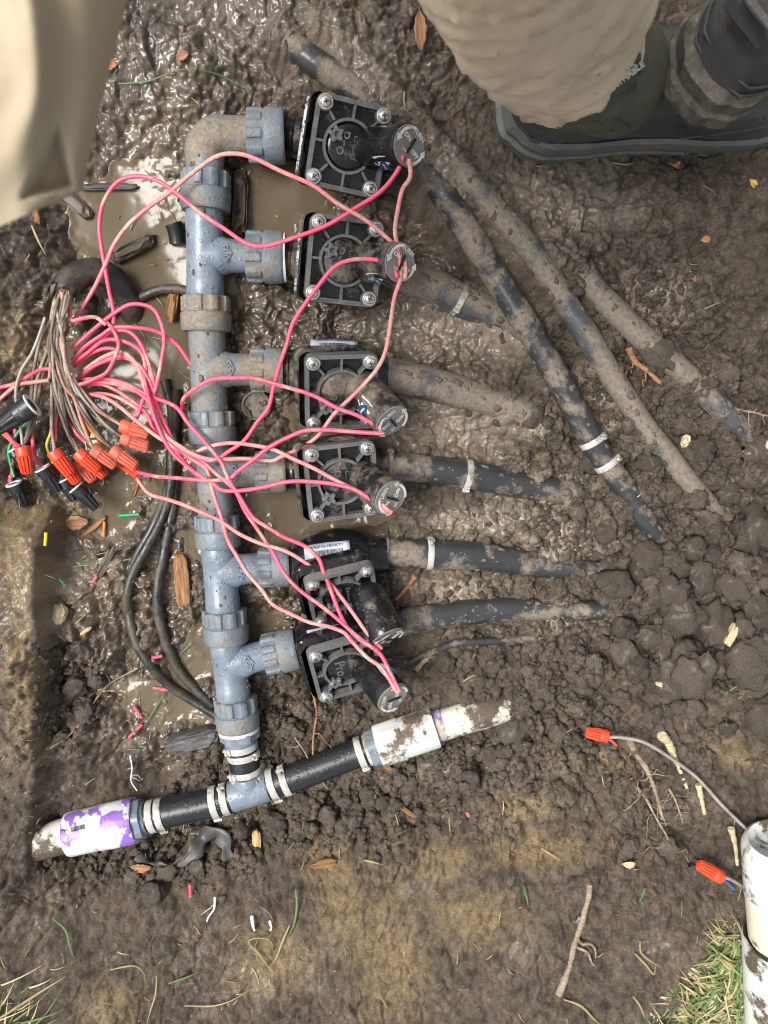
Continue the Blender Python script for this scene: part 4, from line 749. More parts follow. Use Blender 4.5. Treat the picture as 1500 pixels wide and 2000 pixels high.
# ------------------------------------------------------------------ people: boots, trouser leg, garment
def loft(rows, closed=True, caps=(False, False)):
    b = MB(); n = len(rows[0]); v = [q for r_ in rows for q in r_]; m = n if closed else n - 1
    f = [(i * n + j, i * n + (j + 1) % n, (i + 1) * n + (j + 1) % n, (i + 1) * n + j) for i in range(len(rows) - 1) for j in range(m)]
    if caps[0]: f.append(tuple(range(n))[::-1])
    if caps[1]: f.append(tuple((len(rows) - 1) * n + j for j in range(n)))
    return b.add(v, f)
BX = np.array([0, .0015, .005, .011, .020, .034, .07, .11, .15, .19, .23, .265, .288, .297]); BW = np.array([.003, .011, .0195, .0270, .0335, .039, .041, .040, .043, .049, .051, .045, .030, .010]); BH = np.array([.070, .078, .086, .092, .098, .105, .108, .106, .097, .084, .072, .064, .056, .045])
def make_boot(person, heel, toe, z_heel, z_toe, upper, sole, side):
    """rubber boot: lofted foot, shaft, welt and treaded sole, built heel to toe"""
    a, c = P(*heel, z_heel), P(*toe, z_toe); xd = unit(a, c); yd = np.cross((0, 0, 1.0), xd); yd /= np.linalg.norm(yd); zd = np.cross(xd, yd)
    T = lambda x, y, z: a + xd * x + yd * y + zd * z
    xs = .297 * (1 - np.cos(np.linspace(0, math.pi, 46))) / 2; hw = np.interp(xs, BX, BW); hh = np.interp(xs, BX, BH); rows = []
    for x, w, h in zip(xs, hw, hh):
        r_ = []
        for t in np.linspace(0, math.pi, 25):
            cy, sz = math.cos(t), math.sin(t); r_.append(T(x, w * math.copysign(abs(cy) ** .75, cy), .020 + (h - .02) * abs(sz) ** .62))
        rows.append(r_)
    bt = MB(); bt.add(*(lambda m_: (m_.v, m_.f))(loft(rows, False, (True, True)))); foot = bt.build('boot', upper, person, smooth=1.0)
    b = MB(); out = []
    for sgn in (1, -1):
        seq = range(46) if sgn == 1 else range(45, -1, -1)
        for i in seq: out.append((xs[i] - (.005 if i < 4 else 0), sgn * (hw[i] + .0055)))
    lev = [(-.008, .97), (-.004, 1.02), (.008, 1.02), (.010, .985), (.024, 1.01), (.031, .975), (.034, .90)]; cxm = .15
    b.add(*(lambda m_: (m_.v, m_.f))(loft([[T(cxm + (x - cxm) * k, y * k, z) for x, y in out] for z, k in lev], True, (True, False)))); b.build('sole', sole, foot, smooth=.5)
    return foot, T
def drape(surf_tree, pxs, off=0.0006):
    out = []
    for px, py in pxs:
        d = Vector(P(px, py, 0.0) - _CP).normalized(); h = surf_tree.ray_cast(Vector(_CP), d)
        if h[0] is not None: out.append(np.array(h[0] - d * off))
    return out
def tree_of(o):
    off = world_loc(o); return BVHTree.FromPolygons([tuple(v.co + off) for v in o.data.vertices], [tuple(p.vertices) for p in o.data.polygons])
worker = thing('person', 'person in beige trousers and dark rubber boots standing at the top right edge', 'person', G(1200, 250))
foot, T1 = make_boot(worker, (982, 226), (1560, 176), .046, .050, M['boot'], M['boot_sole'], 1)
b = MB(); ctr = [T1(.078, 0, .06), T1(.076, 0, .09), P(1138, 140, .160), P(1125, 90, .195)]; b.tube(catmull(ctr, 16), [.050, .049, .050, .050], 40, flat=.9); shaft = b.build('boot_shaft', M['neoprene'], worker, smooth=1.0)
tr = tree_of(foot); trs = tree_of(shaft)
def both(pxs, off=.0006):
    out = []
    for q in pxs:
        hits = [h for h in (drape(tr, [q], off), drape(trs, [q], off)) if h]
        if hits: out.append(min((h[0] for h in hits), key=lambda p: np.linalg.norm(p - _CP)))
    return out
for nm, line, rr in (('seam', [(1012, 236), (1030, 262), (1060, 280), (1105, 290), (1180, 290), (1260, 278), (1350, 268), (1430, 258), (1499, 246)], .0011), ('seam', [(1110, 232), (1170, 240), (1195, 255), (1193, 283)], .0010), ('seam', [(1135, 226), (1200, 232), (1228, 245), (1230, 262), (1224, 280)], .0010), ('panel_rim', [(1246, 78), (1244, 110), (1247, 140), (1240, 165), (1215, 185), (1180, 200), (1140, 206)], .0022)):
    q = both(line, .0004)
    if len(q) > 2: bb = MB(); bb.tube(catmull(q, 50), rr, 8); bb.build(nm, M['boot'], foot)
for word, (px, py), sz, an in (('TER', (1216, 141), .0125, 45), ('/ BREATHABLE', (1212, 160), .0060, 40)):
    q = both([(px, py)], .004)
    if q:
        nz = _CP - q[0]; fm = frame(nz, (1, 0, 0)) @ np.array(Matrix.Rotation(R(an), 3, 'Z')); bb = text_mb(word, sz, .0004, fm, q[0], None, .0002); bb.build('lettering', M['white_rim'], foot)
foot2, T2 = make_boot(worker, (1335, 196), (1720, -190), .165, .050, M['boot_heel'], M['tread'], -1)
b = MB(); b.tube([T2(.070, 0, z) for z in (.05, .11, .17, .25, .34)], [.049, .051, .053, .055, .058], 40, flat=.9); b.build('boot_shaft', M['boot_heel'], worker, smooth=1.0)
b = MB(); fm = np.column_stack([unit(T2(0, 0, 0), T2(1, 0, 0)), unit(T2(0, 0, 0), T2(0, 1, 0)), unit(T2(0, 0, 0), T2(0, 0, 1))])
b.box(T2(.004, .012, .086), .026, .040, .020, fm, .004); b.box(T2(-.002, .012, .100), .030, .030, .008, fm, .003); b.build('heel_spur', M['boot_heel'], foot2)
for zz, k in ((.034, 1.01), (.044, 1.005)):
    b = MB(); ln = [T2(x, sg * (np.interp(x, BX, BW) * (1.0 + .012) + .0008), zz) for sg, xr in ((1, np.linspace(.20, .006, 20)), (-1, np.linspace(.006, .20, 20))) for x in xr]; b.tube(catmull(ln, 80), .0013, 8); b.build('welt', M['boot_heel'], foot2)
def cloth_tube(name, path, rad, person, mat, seed, amp, flat=1.0, seg=110, n=90):
    q = catmull(np.array([[*p, r_] for p, r_ in zip(path, rad)]), n); c = q[:, :3]; rr = q[:, 3]; tan_ = np.gradient(c, axis=0); tan_ /= np.linalg.norm(tan_, axis=1, keepdims=True)
    nr = np.cross(tan_[0], (0, 1.0, 0)); nr /= np.linalg.norm(nr); ang = np.arange(seg) * 2 * math.pi / seg; rows = []; Lc = np.concatenate([[0], np.cumsum(np.linalg.norm(np.diff(c, axis=0), axis=1))])
    for i in range(n):
        nr = nr - tan_[i] * np.dot(nr, tan_[i]); nr /= np.linalg.norm(nr); bn = np.cross(tan_[i], nr); u = Lc[i] * 20
        ca, sa = np.cos(ang), np.sin(ang); n1 = fbm(ca * .8 + u * .55 + seed, sa * .8 - u * .22, seed, 2, .5); wv = np.clip(1 - np.abs(n1) * 3.2, 0, 1) ** 1.6
        wv2 = fbm(ca * 1.1 + u * .25, sa * 1.1 + u * .5, seed + 9, 2); n3 = fbm(ca * 2.2 - u * .9, sa * 2.2 + u * .7, seed + 19, 2); ph = u * 2.1 + 1.1 * np.sin(ang + 2.2) + 1.5 * n1 + .9 * wv2; fold = (.5 + .5 * np.cos(ph * 4.4)) ** 2.0 * np.clip(.55 + 1.4 * wv2, .12, 1); f_ = rr[i] * (1 + amp * .55 * wv + amp * .9 * wv2 + amp * 1.0 * fold + amp * .3 * np.clip(1 - np.abs(n3) * 4, 0, 1))
        f_ = f_ * (1 - .035 * (i == 4) - .02 * (i in (3, 5)))
        rows.append(list(c[i] + (ca * f_)[:, None] * nr + (sa * f_ * flat)[:, None] * bn))
    inner = [[p - (p - c[0]) * .05 for p in rows[0]], [p - (p - c[0]) * .06 + tan_[0] * .02 for p in rows[0]]]
    return loft(inner[::-1] + rows).build(name, mat, person, smooth=1.2)
cloth_tube('trouser_leg', [P(1110, 112, .150), P(1080, 15, .235), P(1045, -130, .33), P(1010, -450, .45), P(990, -820, .58), P(980, -1420, .68)], [.055, .064, .072, .080, .083, .085], worker, M['canvas'], 5, .075)
# a second person's pale garment hangs close to the lens
near = thing('person', 'pale beige canvas garment of someone close to the camera, blurred in the top left', 'person', G(60, 250))
nu, nv = 60, 70; rows = []
Rv = np.array([(0, 330, -420), (.25, 285, -140), (.42, 247, 0), (.6, 214, 130), (.78, 188, 250), (.92, 170, 335), (1, 163, 366)]); Lv = np.array([(0, -420, -420), (.42, -300, 60), (.78, -260, 330), (1, -230, 540)])
def sd_tri(p, tri):
    d = 1e9
    for i in range(3):
        e0, e1 = np.array(tri[i], float), np.array(tri[(i + 1) % 3], float); n_ = np.array(((e1 - e0)[1], -(e1 - e0)[0])); n_ /= np.linalg.norm(n_); c_ = np.mean(tri, axis=0)
        if np.dot(c_ - e0, n_) < 0: n_ = -n_
        d = min(d, np.dot(p - e0, n_))
    return d
TRI = [(112, 250), (44, 386), (146, 366)]
for j in range(nv):
    v_ = j / (nv - 1); pr_ = np.polyfit(Rv[:, 0], Rv[:, 1:], 3); rp_ = np.array([np.polyval(pr_[:, 0], v_), np.polyval(pr_[:, 1], v_)]); lp_ = np.array((np.interp(v_, Lv[:, 0], Lv[:, 1]), np.interp(v_, Lv[:, 0], Lv[:, 2]))); fr_r = []; bk = []
    for i in range(nu):
        u_ = i / (nu - 1); q = rp_ * (1 - u_) + lp_ * u_; zb = .44 + .06 * (1 - v_); bul = math.sqrt(max(1 - (2 * u_ - 1) ** 2, 0))
        z_ = zb + .035 * bul + .005 * float(fbm(np.array(q[0] / 150.0), np.array(q[1] / 260.0), 31, 2))
        z_ += .009 * math.exp(-((q[0] - (75 - .0016 * (q[1] - 150) ** 2 * .6)) / 34.0) ** 2) * (1 / (1 + math.exp((q[1] - 255) / 25.0)))
        dn = sd_tri(q, TRI); z_ -= .013 * (lambda h_: h_ * h_ * (3 - 2 * h_))(min(max((dn + 8) / 26.0, 0), 1))
        fr_r.append(P(q[0], q[1], z_)); bk.append(P(q[0], q[1], zb - .030 * bul - .004))
    rows.append(fr_r + bk[::-1])
ctr_ = np.mean(rows[0], axis=0); ext = [[ctr_ + (p_ - ctr_) * (1 + .7 * t_) + np.array((-.20, .40, .30)) * t_ for p_ in rows[0]] for t_ in np.linspace(1, .1, 8)]
loft(ext + rows, True, (True, True)).build('garment', M['canvas_pale'], near, smooth=1.2)

# ------------------------------------------------------------------ wires
def wpts(spec): return [tuple(float(x) for x in t.split(',')) for t in spec.split()]
def wire(label, spec, zk, mat, r=.0020, group='pink lead wires of the valves', name='lead_wire', n=None, seg=10, cat='wire', jit=.0012):
    q = wpts(spec); f_ = np.linspace(0, 1, len(q)); zz = np.interp(f_, [k[0] for k in zk], [k[1] for k in zk])
    pts = [P(a + (random.uniform(-2.2, 2.2) if 0 < k_ < len(q) - 1 else 0), c + (random.uniform(-2.2, 2.2) if 0 < k_ < len(q) - 1 else 0), z + random.uniform(-jit, jit)) for k_, ((a, c), z) in enumerate(zip(q, zz))]; pth = catmull(pts, n or len(q) * 7)
    w = hz(pth[:, 0], pth[:, 1]); pth[:, 2] = np.maximum(pth[:, 2], np.minimum(w + r * .6, pth[:, 2] + .02)) if zk[0][1] < .2 else pth[:, 2]
    b = MB(); b.tube(pth, r, seg); return tag(b.build(name, M[mat], None, pts[0], smooth=1.2), label, cat, group)
wire('pink wire from the top valve looping up over the puddle to the left bundle', '788,303 778,332 745,370 700,405 640,440 580,465 520,482 480,475 440,450 390,415 340,375 300,352 262,343 225,360 200,395 192,440 197,480 205,525 215,570 220,610 218,640 205,660 175,678 145,690', [(0,.112),(.12,.092),(.3,.075),(.42,.068),(.6,.05),(1,.030)], 'pink')
wire('pink wire from the top valve running down past the second solenoid', '799,311 801,345 786,372 775,410 773,450 780,485 783,515 781,545 772,585 761,640 750,690 735,722 697,765 653,809 623,850 587,874 550,894 528,899 477,897 403,895 352,872 320,845 300,800 282,752 268,712 240,690 205,695 165,722', [(0,.112),(.1,.108),(.2,.106),(.3,.10),(.42,.085),(.6,.066),(.75,.066),(.85,.045),(1,.03)], 'pink_dirty')
wire('pink wire arching over the elbow down to the second valve', '791,546 792,520 781,494 759,467 715,430 660,397 609,364 550,333 495,307 458,300 422,309 367,346 330,375 290,405 250,440 225,475 205,520 180,570 155,612 138,636', [(0,.106),(.2,.098),(.4,.085),(.55,.072),(.65,.062),(1,.03)], 'pink_dirty')
wire('pink wire curling from the second solenoid down across the third union nut', '776,543 772,528 744,509 708,505 671,513 645,531 620,559 598,590 572,633 557,677 546,718 535,758 524,795 502,828 477,861 447,883 422,895 392,896 350,872 322,830 305,790 290,745 270,712 235,700 190,712 155,735', [(0,.106),(.1,.106),(.3,.088),(.5,.068),(.7,.066),(.8,.045),(1,.03)], 'pink')
wire('pink wire arching from the third solenoid to the side of the manifold', '744,836 697,813 660,797 609,773 550,753 495,740 455,738 414,743 381,760 360,780 356,799', [(0,.100),(.3,.085),(.6,.072),(.85,.058),(1,.034)], 'pink')
wire('pink wire running straight from the third solenoid to the red connectors', '750,847 697,842 642,839 601,841 565,852 528,872 495,897 466,923 447,934 411,940 367,936 330,932 300,929 268,922', [(0,.100),(.3,.082),(.6,.070),(.8,.060),(1,.030)], 'pink')
wire('pale pink wire lying over the fourth bonnet and up across the manifold', '759,997 733,976 697,957 660,941 616,916 572,894 535,877 495,868 451,864 411,870 383,882 362,893', [(0,.110),(.25,.092),(.6,.072),(.9,.060),(1,.040)], 'pink_dirty')
wire('pink wire from the fourth solenoid sagging below the manifold arm', '767,1001 738,984 697,960 660,946 616,940 565,942 513,950 469,959 436,956 411,943 374,919 335,880 306,828 290,775 276,728 250,700 212,700 170,728 150,745', [(0,.110),(.2,.090),(.5,.066),(.65,.064),(.78,.040),(1,.028)], 'pink')
wire('pale pink wire from the fifth solenoid back to the lowest red connector', '746,1268 719,1240 697,1207 671,1171 638,1130 601,1101 557,1077 513,1062 469,1042 429,1017 367,987 330,975 292,962 268,935', [(0,.092),(.3,.080),(.6,.072),(.8,.060),(1,.024)], 'pink_dirty')
wire('bright pink wire from the fifth solenoid bowing up over the barcode label', '741,1266 711,1257 685,1233 667,1207 653,1174 642,1141 634,1119 620,1090 594,1068 557,1050 524,1031 495,1009 469,970 447,934 429,901 407,872 389,850 367,824 350,800 330,790 290,772 245,750 200,738 158,742', [(0,.092),(.3,.084),(.6,.070),(.8,.052),(1,.03)], 'pink')
wire('pink wire from the lowest solenoid crossing straight up the manifold', '781,1351 762,1312 741,1277 711,1251 686,1233 653,1204 623,1182 587,1152 557,1119 535,1083 517,1057 499,1028 477,998 455,955 422,921 396,901 367,883 332,853 306,812 282,775 240,752 195,745 157,752', [(0,.106),(.15,.096),(.35,.078),(.6,.070),(.75,.055),(1,.03)], 'pink')
wire('pale pink wire from the lowest solenoid hanging in a low curve by the lower tees', '775,1351 746,1306 719,1284 689,1251 671,1233 642,1222 605,1215 568,1200 535,1180 510,1152 484,1119 466,1090 447,1053 433,1015 418,974 411,945 400,916 374,897 335,870 300,850 262,815 225,785 190,772 155,770', [(0,.106),(.2,.088),(.4,.068),(.6,.066),(.75,.052),(1,.03)], 'pink_dirty')
# loops over the puddle (photograph pixels from the enlarged left bundle)
E5 = lambda s_: ' '.join('%.0f,%.0f' % (x * .28, 460 + y * .28) for x, y in wpts(s_))
LOOPS = [('pink wire in the widest loop over the puddle', '505,790 600,700 700,610 800,545 900,490 1000,480 1080,530 1140,640 1150,740 1130,880 1100,1020 1070,1160 1100,1270 1150,1370 1250,1460 1350,1520 1440,1560', .040, 'pink'),
 ('pink wire stretching right from the bundle to the side of the third tee', '505,870 600,780 700,700 800,645 950,640 1100,680 1220,750 1300,840 1340,910', .036, 'pink'),
 ('pink wire looping back down into the top red connector', '505,900 620,810 720,740 850,730 960,800 1020,900 1030,1040 1000,1150 960,1250 925,1330', .034, 'pink'),
 ('pink wire in the inner arch over the middle of the puddle', '515,915 640,830 740,790 830,800 920,880 990,980 1040,1080 1070,1200 1120,1320 1180,1400', .031, 'pink'),
 ('pink wire dropping steeply beside the black cables', '760,665 880,660 960,720 1020,830 1060,960 1090,1100 1110,1250 1145,1350 1200,1420', .037, 'pink'),
 ('pink wire curled into a hook in the middle of the puddle', '700,585 760,630 800,680 820,760 800,860 740,950 650,1010 560,1042 480,1060', .039, 'pink'),
 ('short pink wire hooked near the conduit mouth', '490,410 492,500 498,590 570,580 660,570 740,622', .043, 'pink_dirty'),
 ('pink wire running low to the manifold below the loops', '540,1044 680,1020 800,1030 900,1070 1000,1110 1130,1150 1250,1210 1310,1290 1370,1380 1440,1450', .033, 'pink'),
 ('pink wire crossing diagonally under the other loops', '540,1055 700,1040 820,1080 920,1150 1020,1250 1080,1350 1180,1450 1300,1590 1400,1690 1460,1740', .030, 'pink'),
 ('dull pink wire lowest over the puddle edge', '560,1112 700,1100 820,1130 930,1190 1030,1270 1130,1390 1210,1480', .026, 'pink_dirty'),
 ('pink wire leaving the frame at the left above the black tube connector', '-60,1070 100,1040 200,990 280,940 360,930', .046, 'pink'),
 ('faded pink wire leaving the frame at the left below its neighbour', '-60,1190 0,1140 110,1050 230,1030 340,1010', .048, 'pink_dirty')]
for lab, s_, z_, mt in LOOPS: wire(lab, E5(s_), [(0, z_), (.5, z_ + .006), (1, z_)], mt, .00195, 'pink wires looping over the puddle')
# the fan of soiled wires from the conduit mouth to the connectors
ENDS = [((237, 830), 'the uppermost red connector'), ((238, 856), 'the second red connector'), ((222, 880), 'the dirtiest red connector'), ((183, 876), 'the red connector in the middle of the row'), ((153, 884), 'the bright red connector'), ((106, 882), 'the large orange-red connector'), ((46, 872), 'the leftmost red connector')]
cols = ['tan_wire', 'tan_wire', 'brown_wire', 'tan_wire', 'black_wire', 'tan_wire', 'brown_wire', 'salmon_wire', 'tan_wire', 'orange_wire', 'tan_wire', 'black_wire', 'tan_wire', 'brown_wire']
kk = 0
for ei, ((ex, ey), what) in enumerate(ENDS):
    for rep in range(4 if ei not in (6,) else 3):
        mt = (('tan_wire', 'grey_wire', 'salmon_wire', 'brown_wire'), ('black_wire', 'grey_wire', 'tan_wire', 'brown_wire'), ('tan_wire', 'orange_wire', 'brown_wire', 'grey_wire'), ('tan_wire', 'grey_wire', 'brown_wire', 'salmon_wire'), ('tan_wire', 'black_wire', 'grey_wire', 'brown_wire'), ('tan_wire', 'brown_wire', 'grey_wire', 'salmon_wire'), ('tan_wire', 'grey_wire', 'brown_wire'))[ei][rep]
        sx = 108 + random.uniform(0, 26); mx = 84 + (ex - 46) * .10 + random.uniform(-10, 16); bx2 = mx + (ex - mx) * .24 + random.uniform(-8, 8)
        spec = '%f,%f %f,%f %f,%f %f,%f %f,%f %f,%f' % (sx + 6, 566, sx - 4, 600, mx + random.uniform(2, 12), 660 + random.uniform(-10, 10), bx2, 742 + random.uniform(-12, 12), mx + (ex - mx) * .62, 742 + (ey - 742) * .62 + random.uniform(-5, 5), ex + random.uniform(-3, 3), ey + random.uniform(-3, 3))
        nm = {'tan_wire': 'tan', 'brown_wire': 'dark brown', 'black_wire': 'black', 'salmon_wire': 'faded salmon', 'orange_wire': 'orange', 'grey_wire': 'grey'}[mt]
        wire('soiled %s wire fanning out to %s' % (nm, what), spec, [(0, .046), (.3, .052 + rep * .002), (.7, .040), (1, .026)], mt, .00175, 'soiled wires fanning from the conduit to %s' % what, 'field_wire', 40, 8, jit=.003); kk += 1
for lab, s_, z_, mt, r_ in (('bright orange wire at the back of the fan', '118,566 116,600 112,640 108,690 122,720 142,732', .050, 'orange_wire', .0015), ('thin grey wire bowed out at the left of the fan', '88,620 78,650 60,690 40,725 32,760 33,800 40,840 44,868', .058, 'grey_wire', .0016),
  ('light pink wire dropping from the conduit at the right of the fan', '122,570 118,610 108,650 100,700 96,740', .052, 'salmon_wire', .0016), ('green wire trailing down to the leftmost black connector', '74,804 52,828 34,848 22,868 19,888 21,910 28,932', .030, 'green_wire', .0016), ('yellow wire between the two left red connectors', '102,806 100,826 97,846 93,868 96,888 104,905', .028, 'yellow_wire', .0015),
  ('yellow and orange wire end at the left edge', '-10,835 8,848 24,862 40,878', .034, 'orange_wire', .0016), ('pink wire entering the small black connector at the far left', '30,838 28,870 26,900 24,938', .026, 'pink', .0021), ('pink wire entering the upright black connector', '70,800 62,830 62,862 70,890 82,910', .030, 'pink', .0021), ('pink wire slanting out from behind the black tube connector', '4,838 14,852 28,864 42,874', .034, 'pink', .0021),
  ('pink wire hidden behind the orange-red connector', '112,800 108,830 108,860', .034, 'pink', .0021), ('magenta pink wire within the fan', '118,780 128,810 148,845 165,862', .032, 'pink', .0021), ('blue wire behind the orange-red connector', '115,786 112,820 100,862 100,884', .026, 'blue_wire', .0013), ('thin green wire crossing to the black tube connector', '82,800 66,816 50,834', .036, 'green_wire', .0015)):
    wire(lab, s_, [(0, z_), (1, z_ - .004)], mt, r_, None, 'field_wire', 40, 8)

# ------------------------------------------------------------------ wire connectors
def twist(label, base, tip, z0, z1, mat, r=.0070, group='red wire connectors on the bundle', wings=False):
    if z0 < .045: z0, z1 = z0 + .006, z1 + .010
    a, c = P(*base, z0), P(*tip, z1); L = np.linalg.norm(c - a); t = thing('wire_connector', label, 'wire connector', a, group); b = MB()
    b.lathe(a, c, [(.004, r * .55), (0, r * .62), (0, r * .96), (L * .04, r), (L * .30, r * .99), (L * .34, r * .90, .0), (L * .38, r * .86, .0010), (L * .92, r * .70, .0009), (L * .97, r * .62, .0006), (L, r * .45, .0), (L, .0003)], 72, lambda a_, q: q * np.clip(np.cos(a_ * 12) * 2, -1, 1), caps=False)
    b.build('shell', M[mat], t, smooth=.5); b = MB(); b.lathe(a + (c - a) / L * .003, c, [(0, .0003), (0, r * .6)], 24, caps=False); b.build('mouth', M['slot'], t); return t
twist('uppermost soiled red wire connector pointing right', (236, 831), (291, 847), .030, .026, 'red_nut_pale')
twist('second soiled red wire connector just under the uppermost one', (238, 855), (291, 873), .026, .022, 'red_nut_pale')
twist('mud-smeared red wire connector on top of another one', (220, 878), (267, 912), .032, .030, 'red_nut_pale')
twist('red wire connector half hidden under a mud-smeared one', (226, 892), (272, 926), .018, .016, 'red_nut')
twist('soiled red wire connector in the middle of the row', (182, 876), (227, 910), .034, .030, 'red_nut_pale')
twist('bright red wire connector left of the middle one', (152, 884), (193, 921), .036, .032, 'red_nut')
twist('red wire connector under the bright one, tip poking out left', (152, 900), (184, 940), .018, .016, 'red_nut_pale')
twist('red wire connector tip showing between two others', (172, 900), (206, 930), .018, .016, 'red_nut')
twist('large orange-red wire connector lying over a black one', (104, 881), (139, 928), .040, .034, 'red_nut', .0074)
twist('orange-red connector tip under the large one', (120, 900), (152, 944), .022, .018, 'red_nut')
twist('leftmost orange-red wire connector pointing straight down', (44, 872), (54, 926), .038, .032, 'red_nut', .0074)
def gelnut(label, base, tip, z0, z1, r=.0078):
    z0 += .008; z1 += .014
    a, c = P(*base, z0), P(*tip, z1); L = np.linalg.norm(c - a); t = thing('wire_connector', label, 'wire connector', a, 'black wire connectors on the bundle'); b = MB()
    b.lathe(a, c, [(.003, r * .5), (.0015, r * .9), (.0015, r * .97), (L * .06, r * .97), (L * .40, r * .86), (L * .42, r * .80, .0), (L * .46, r * .76, .0007), (L * .96, r * .52, .0007), (L, r * .42), (L, .0003)], 60, lambda a_, q: q * np.clip(np.cos(a_ * 7) * 2, -1, 1), caps=False)
    b.build('shell', M['black_nut'], t, smooth=.5); b = MB(); b.lathe(a, c, [(.001, r * .6), (0, r * .7), (0, r * 1.02), (.0016, r * 1.03), (.0018, r * .9)], 40, caps=False); b.build('rim', M['white_rim'], t)
    b = MB(); b.lathe(a, c, [(.0008, .0003), (.0008, r * .72)], 24, caps=False); b.build('mouth', M['slot'], t)
gelnut('upright black wire connector with a white rim at the far left', (26, 943), (47, 988), .026, .014)
gelnut('black wire connector fed by a single pink wire', (82, 913), (114, 960), .030, .018)
gelnut('black wire connector at the lower right under the orange-red ones', (147, 951), (189, 994), .026, .016)
gelnut('black wire connector half hidden between two others', (124, 938), (147, 978), .018, .012)
gelnut('small black wire connector behind the leftmost red one', (27, 880), (44, 912), .016, .014, .006)
gelnut('large black tube connector cut by the left edge', (64, 790), (-14, 842), .050, .046, .0115)
cc = twist('clean orange-red wire connector lying alone on the dry soil', (1186, 1438), (1144, 1430), .064, .063, 'red_nut', .0068, 'lone wire connectors on the soil')
cc.location = cc.location; 
twist('faded orange-red wire connector beside the standing white pipe', (1408, 1713), (1364, 1688), .092, .092, 'red_nut', .0074, 'lone wire connectors on the soil')
wire('grey wire running over the soil from the lone connector to the white pipe mouth', '1188,1440 1215,1442 1260,1452 1310,1480 1360,1520 1410,1570 1450,1612 1475,1638 1500,1652 1540,1668', [(0,.065),(.4,.070),(.75,.088),(.88,.150),(1,.160)], 'grey_wire', .0019, None, 'field_wire')
wire('tiny pink wire end beside the lone connector', '1185,1443 1196,1450 1204,1456', [(0,.064),(1,.060)], 'pink', .0013, None, 'wire_end')
wire('blue and black wire end in the faded connector', '1406,1712 1420,1724 1434,1736', [(0,.092),(1,.084)], 'blue_wire', .0020, None, 'field_wire')
wire('grey wire from the faded connector into the soil under the white pipe', '1408,1711 1428,1720 1452,1732', [(0,.093),(1,.086)], 'grey_wire', .0020, None, 'field_wire')

# ------------------------------------------------------------------ black cables and the conduit
def cable(label, spec, zk, r, mat='cable', name='cable', sink=True): 
    q = wpts(spec); f_ = np.linspace(0, 1, len(q)); b = MB(); pts = []
    for (a, c), u in zip(q, f_):
        l_ = np.interp(u, [k[0] for k in zk], [k[1] for k in zk]); pts.append(G(a, c, l_))
    pth = catmull(pts, len(q) * 8); ker = np.ones(9) / 9; pz = np.pad(pth[:, 2], 4, mode='edge'); pth[:, 2] = np.convolve(pz, ker, 'valid'); b.tube(pth, r, 16)
    return tag(b.build(name, M[mat], None, pts[0], smooth=1.2), label, 'cable', 'black cables beside the manifold')
cable('black cable curving widest to the left of the manifold foot', '322,742 336,800 335,880 330,945 318,985 296,1035 268,1085 252,1140 252,1190 262,1245 290,1295 330,1338 376,1368 424,1398', [(0,.003),(.5,.004),(1,.002)], .0052)
cable('black cable curving nearest to the manifold foot', '345,760 344,850 342,930 337,990 322,1075 308,1145 312,1210 330,1270 360,1322 417,1378', [(0,.003),(.5,.005),(1,.002)], .0056)
cable('black cable ending in the mud between the two long ones', '336,900 332,960 318,1010 286,1070 262,1115 247,1165 250,1200', [(0,.009),(.6,.008),(1,-.004)], .0050)
cable('thin black tube across the puddle to the manifold side', '366,568 340,564 308,567 274,581 238,598 210,622 190,648 162,676', [(0,.012),(.5,.004),(1,.004)], .0048)
cable('short black stub sticking from the mud beside the second tee', '338,436 344,452 348,476', [(0,.010),(1,.004)], .0085, 'poly_clean', 'pipe_stub')
con = thing('conduit', 'bent black conduit with a torn mouth where the wire bundle comes out', 'conduit', P(190, 560, 0))
b = MB(); b.tube(catmull([P(126, 566, .044), P(142, 545, .040), P(172, 531, .030), P(205, 535, .022), P(236, 558, .012), P(256, 600, .000), P(262, 640, -.02)], 40), [.0125, .0130, .0130, .0130, .0128, .0125], 26, mod=lambda u, a_: 1 + .03 * np.sin(a_ * 2 + u * 5)); b.build('tube', M['cable'], con, smooth=1.2)
b = MB()
for k in range(9):
    an = k / 9 * 2 * math.pi; o_ = P(126, 566, .044); r0 = np.array((math.cos(an) * .012, math.sin(an) * .004, math.sin(an) * .011)); tip_ = np.array((-.004 + .003 * random.random(), -.006 - .007 * random.random(), .002))
    tx = np.array((-math.sin(an), math.cos(an) * .3, math.cos(an))) * .0036; b.add([o_ + r0 - tx, o_ + r0 + tx, o_ + r0 * 1.15 + tip_ + tx * .4, o_ + r0 * 1.15 + tip_ - tx * .3, o_ + r0 * 1.1 - tx, o_ + r0 * 1.1 + tx], [(0, 1, 2, 3), (4, 3, 2, 5)])
b.build('torn_tape', M['film'], con, smooth=None)
b = MB(); o_ = MX(502, 792, .0); b.lathe(P(502, 792, .0), P(502, 792, .0) + (0.02, 0, 1), [(0, .0165), (.012, .0165), (.0145, .0150), (.0145, .0125), (.012, .0120), (.012, .0004)], 36); tag(b.build('rubber_plug', M['black_dirty'], None, o_), 'round black cap sunk in the mud below the third union nut', 'cap')

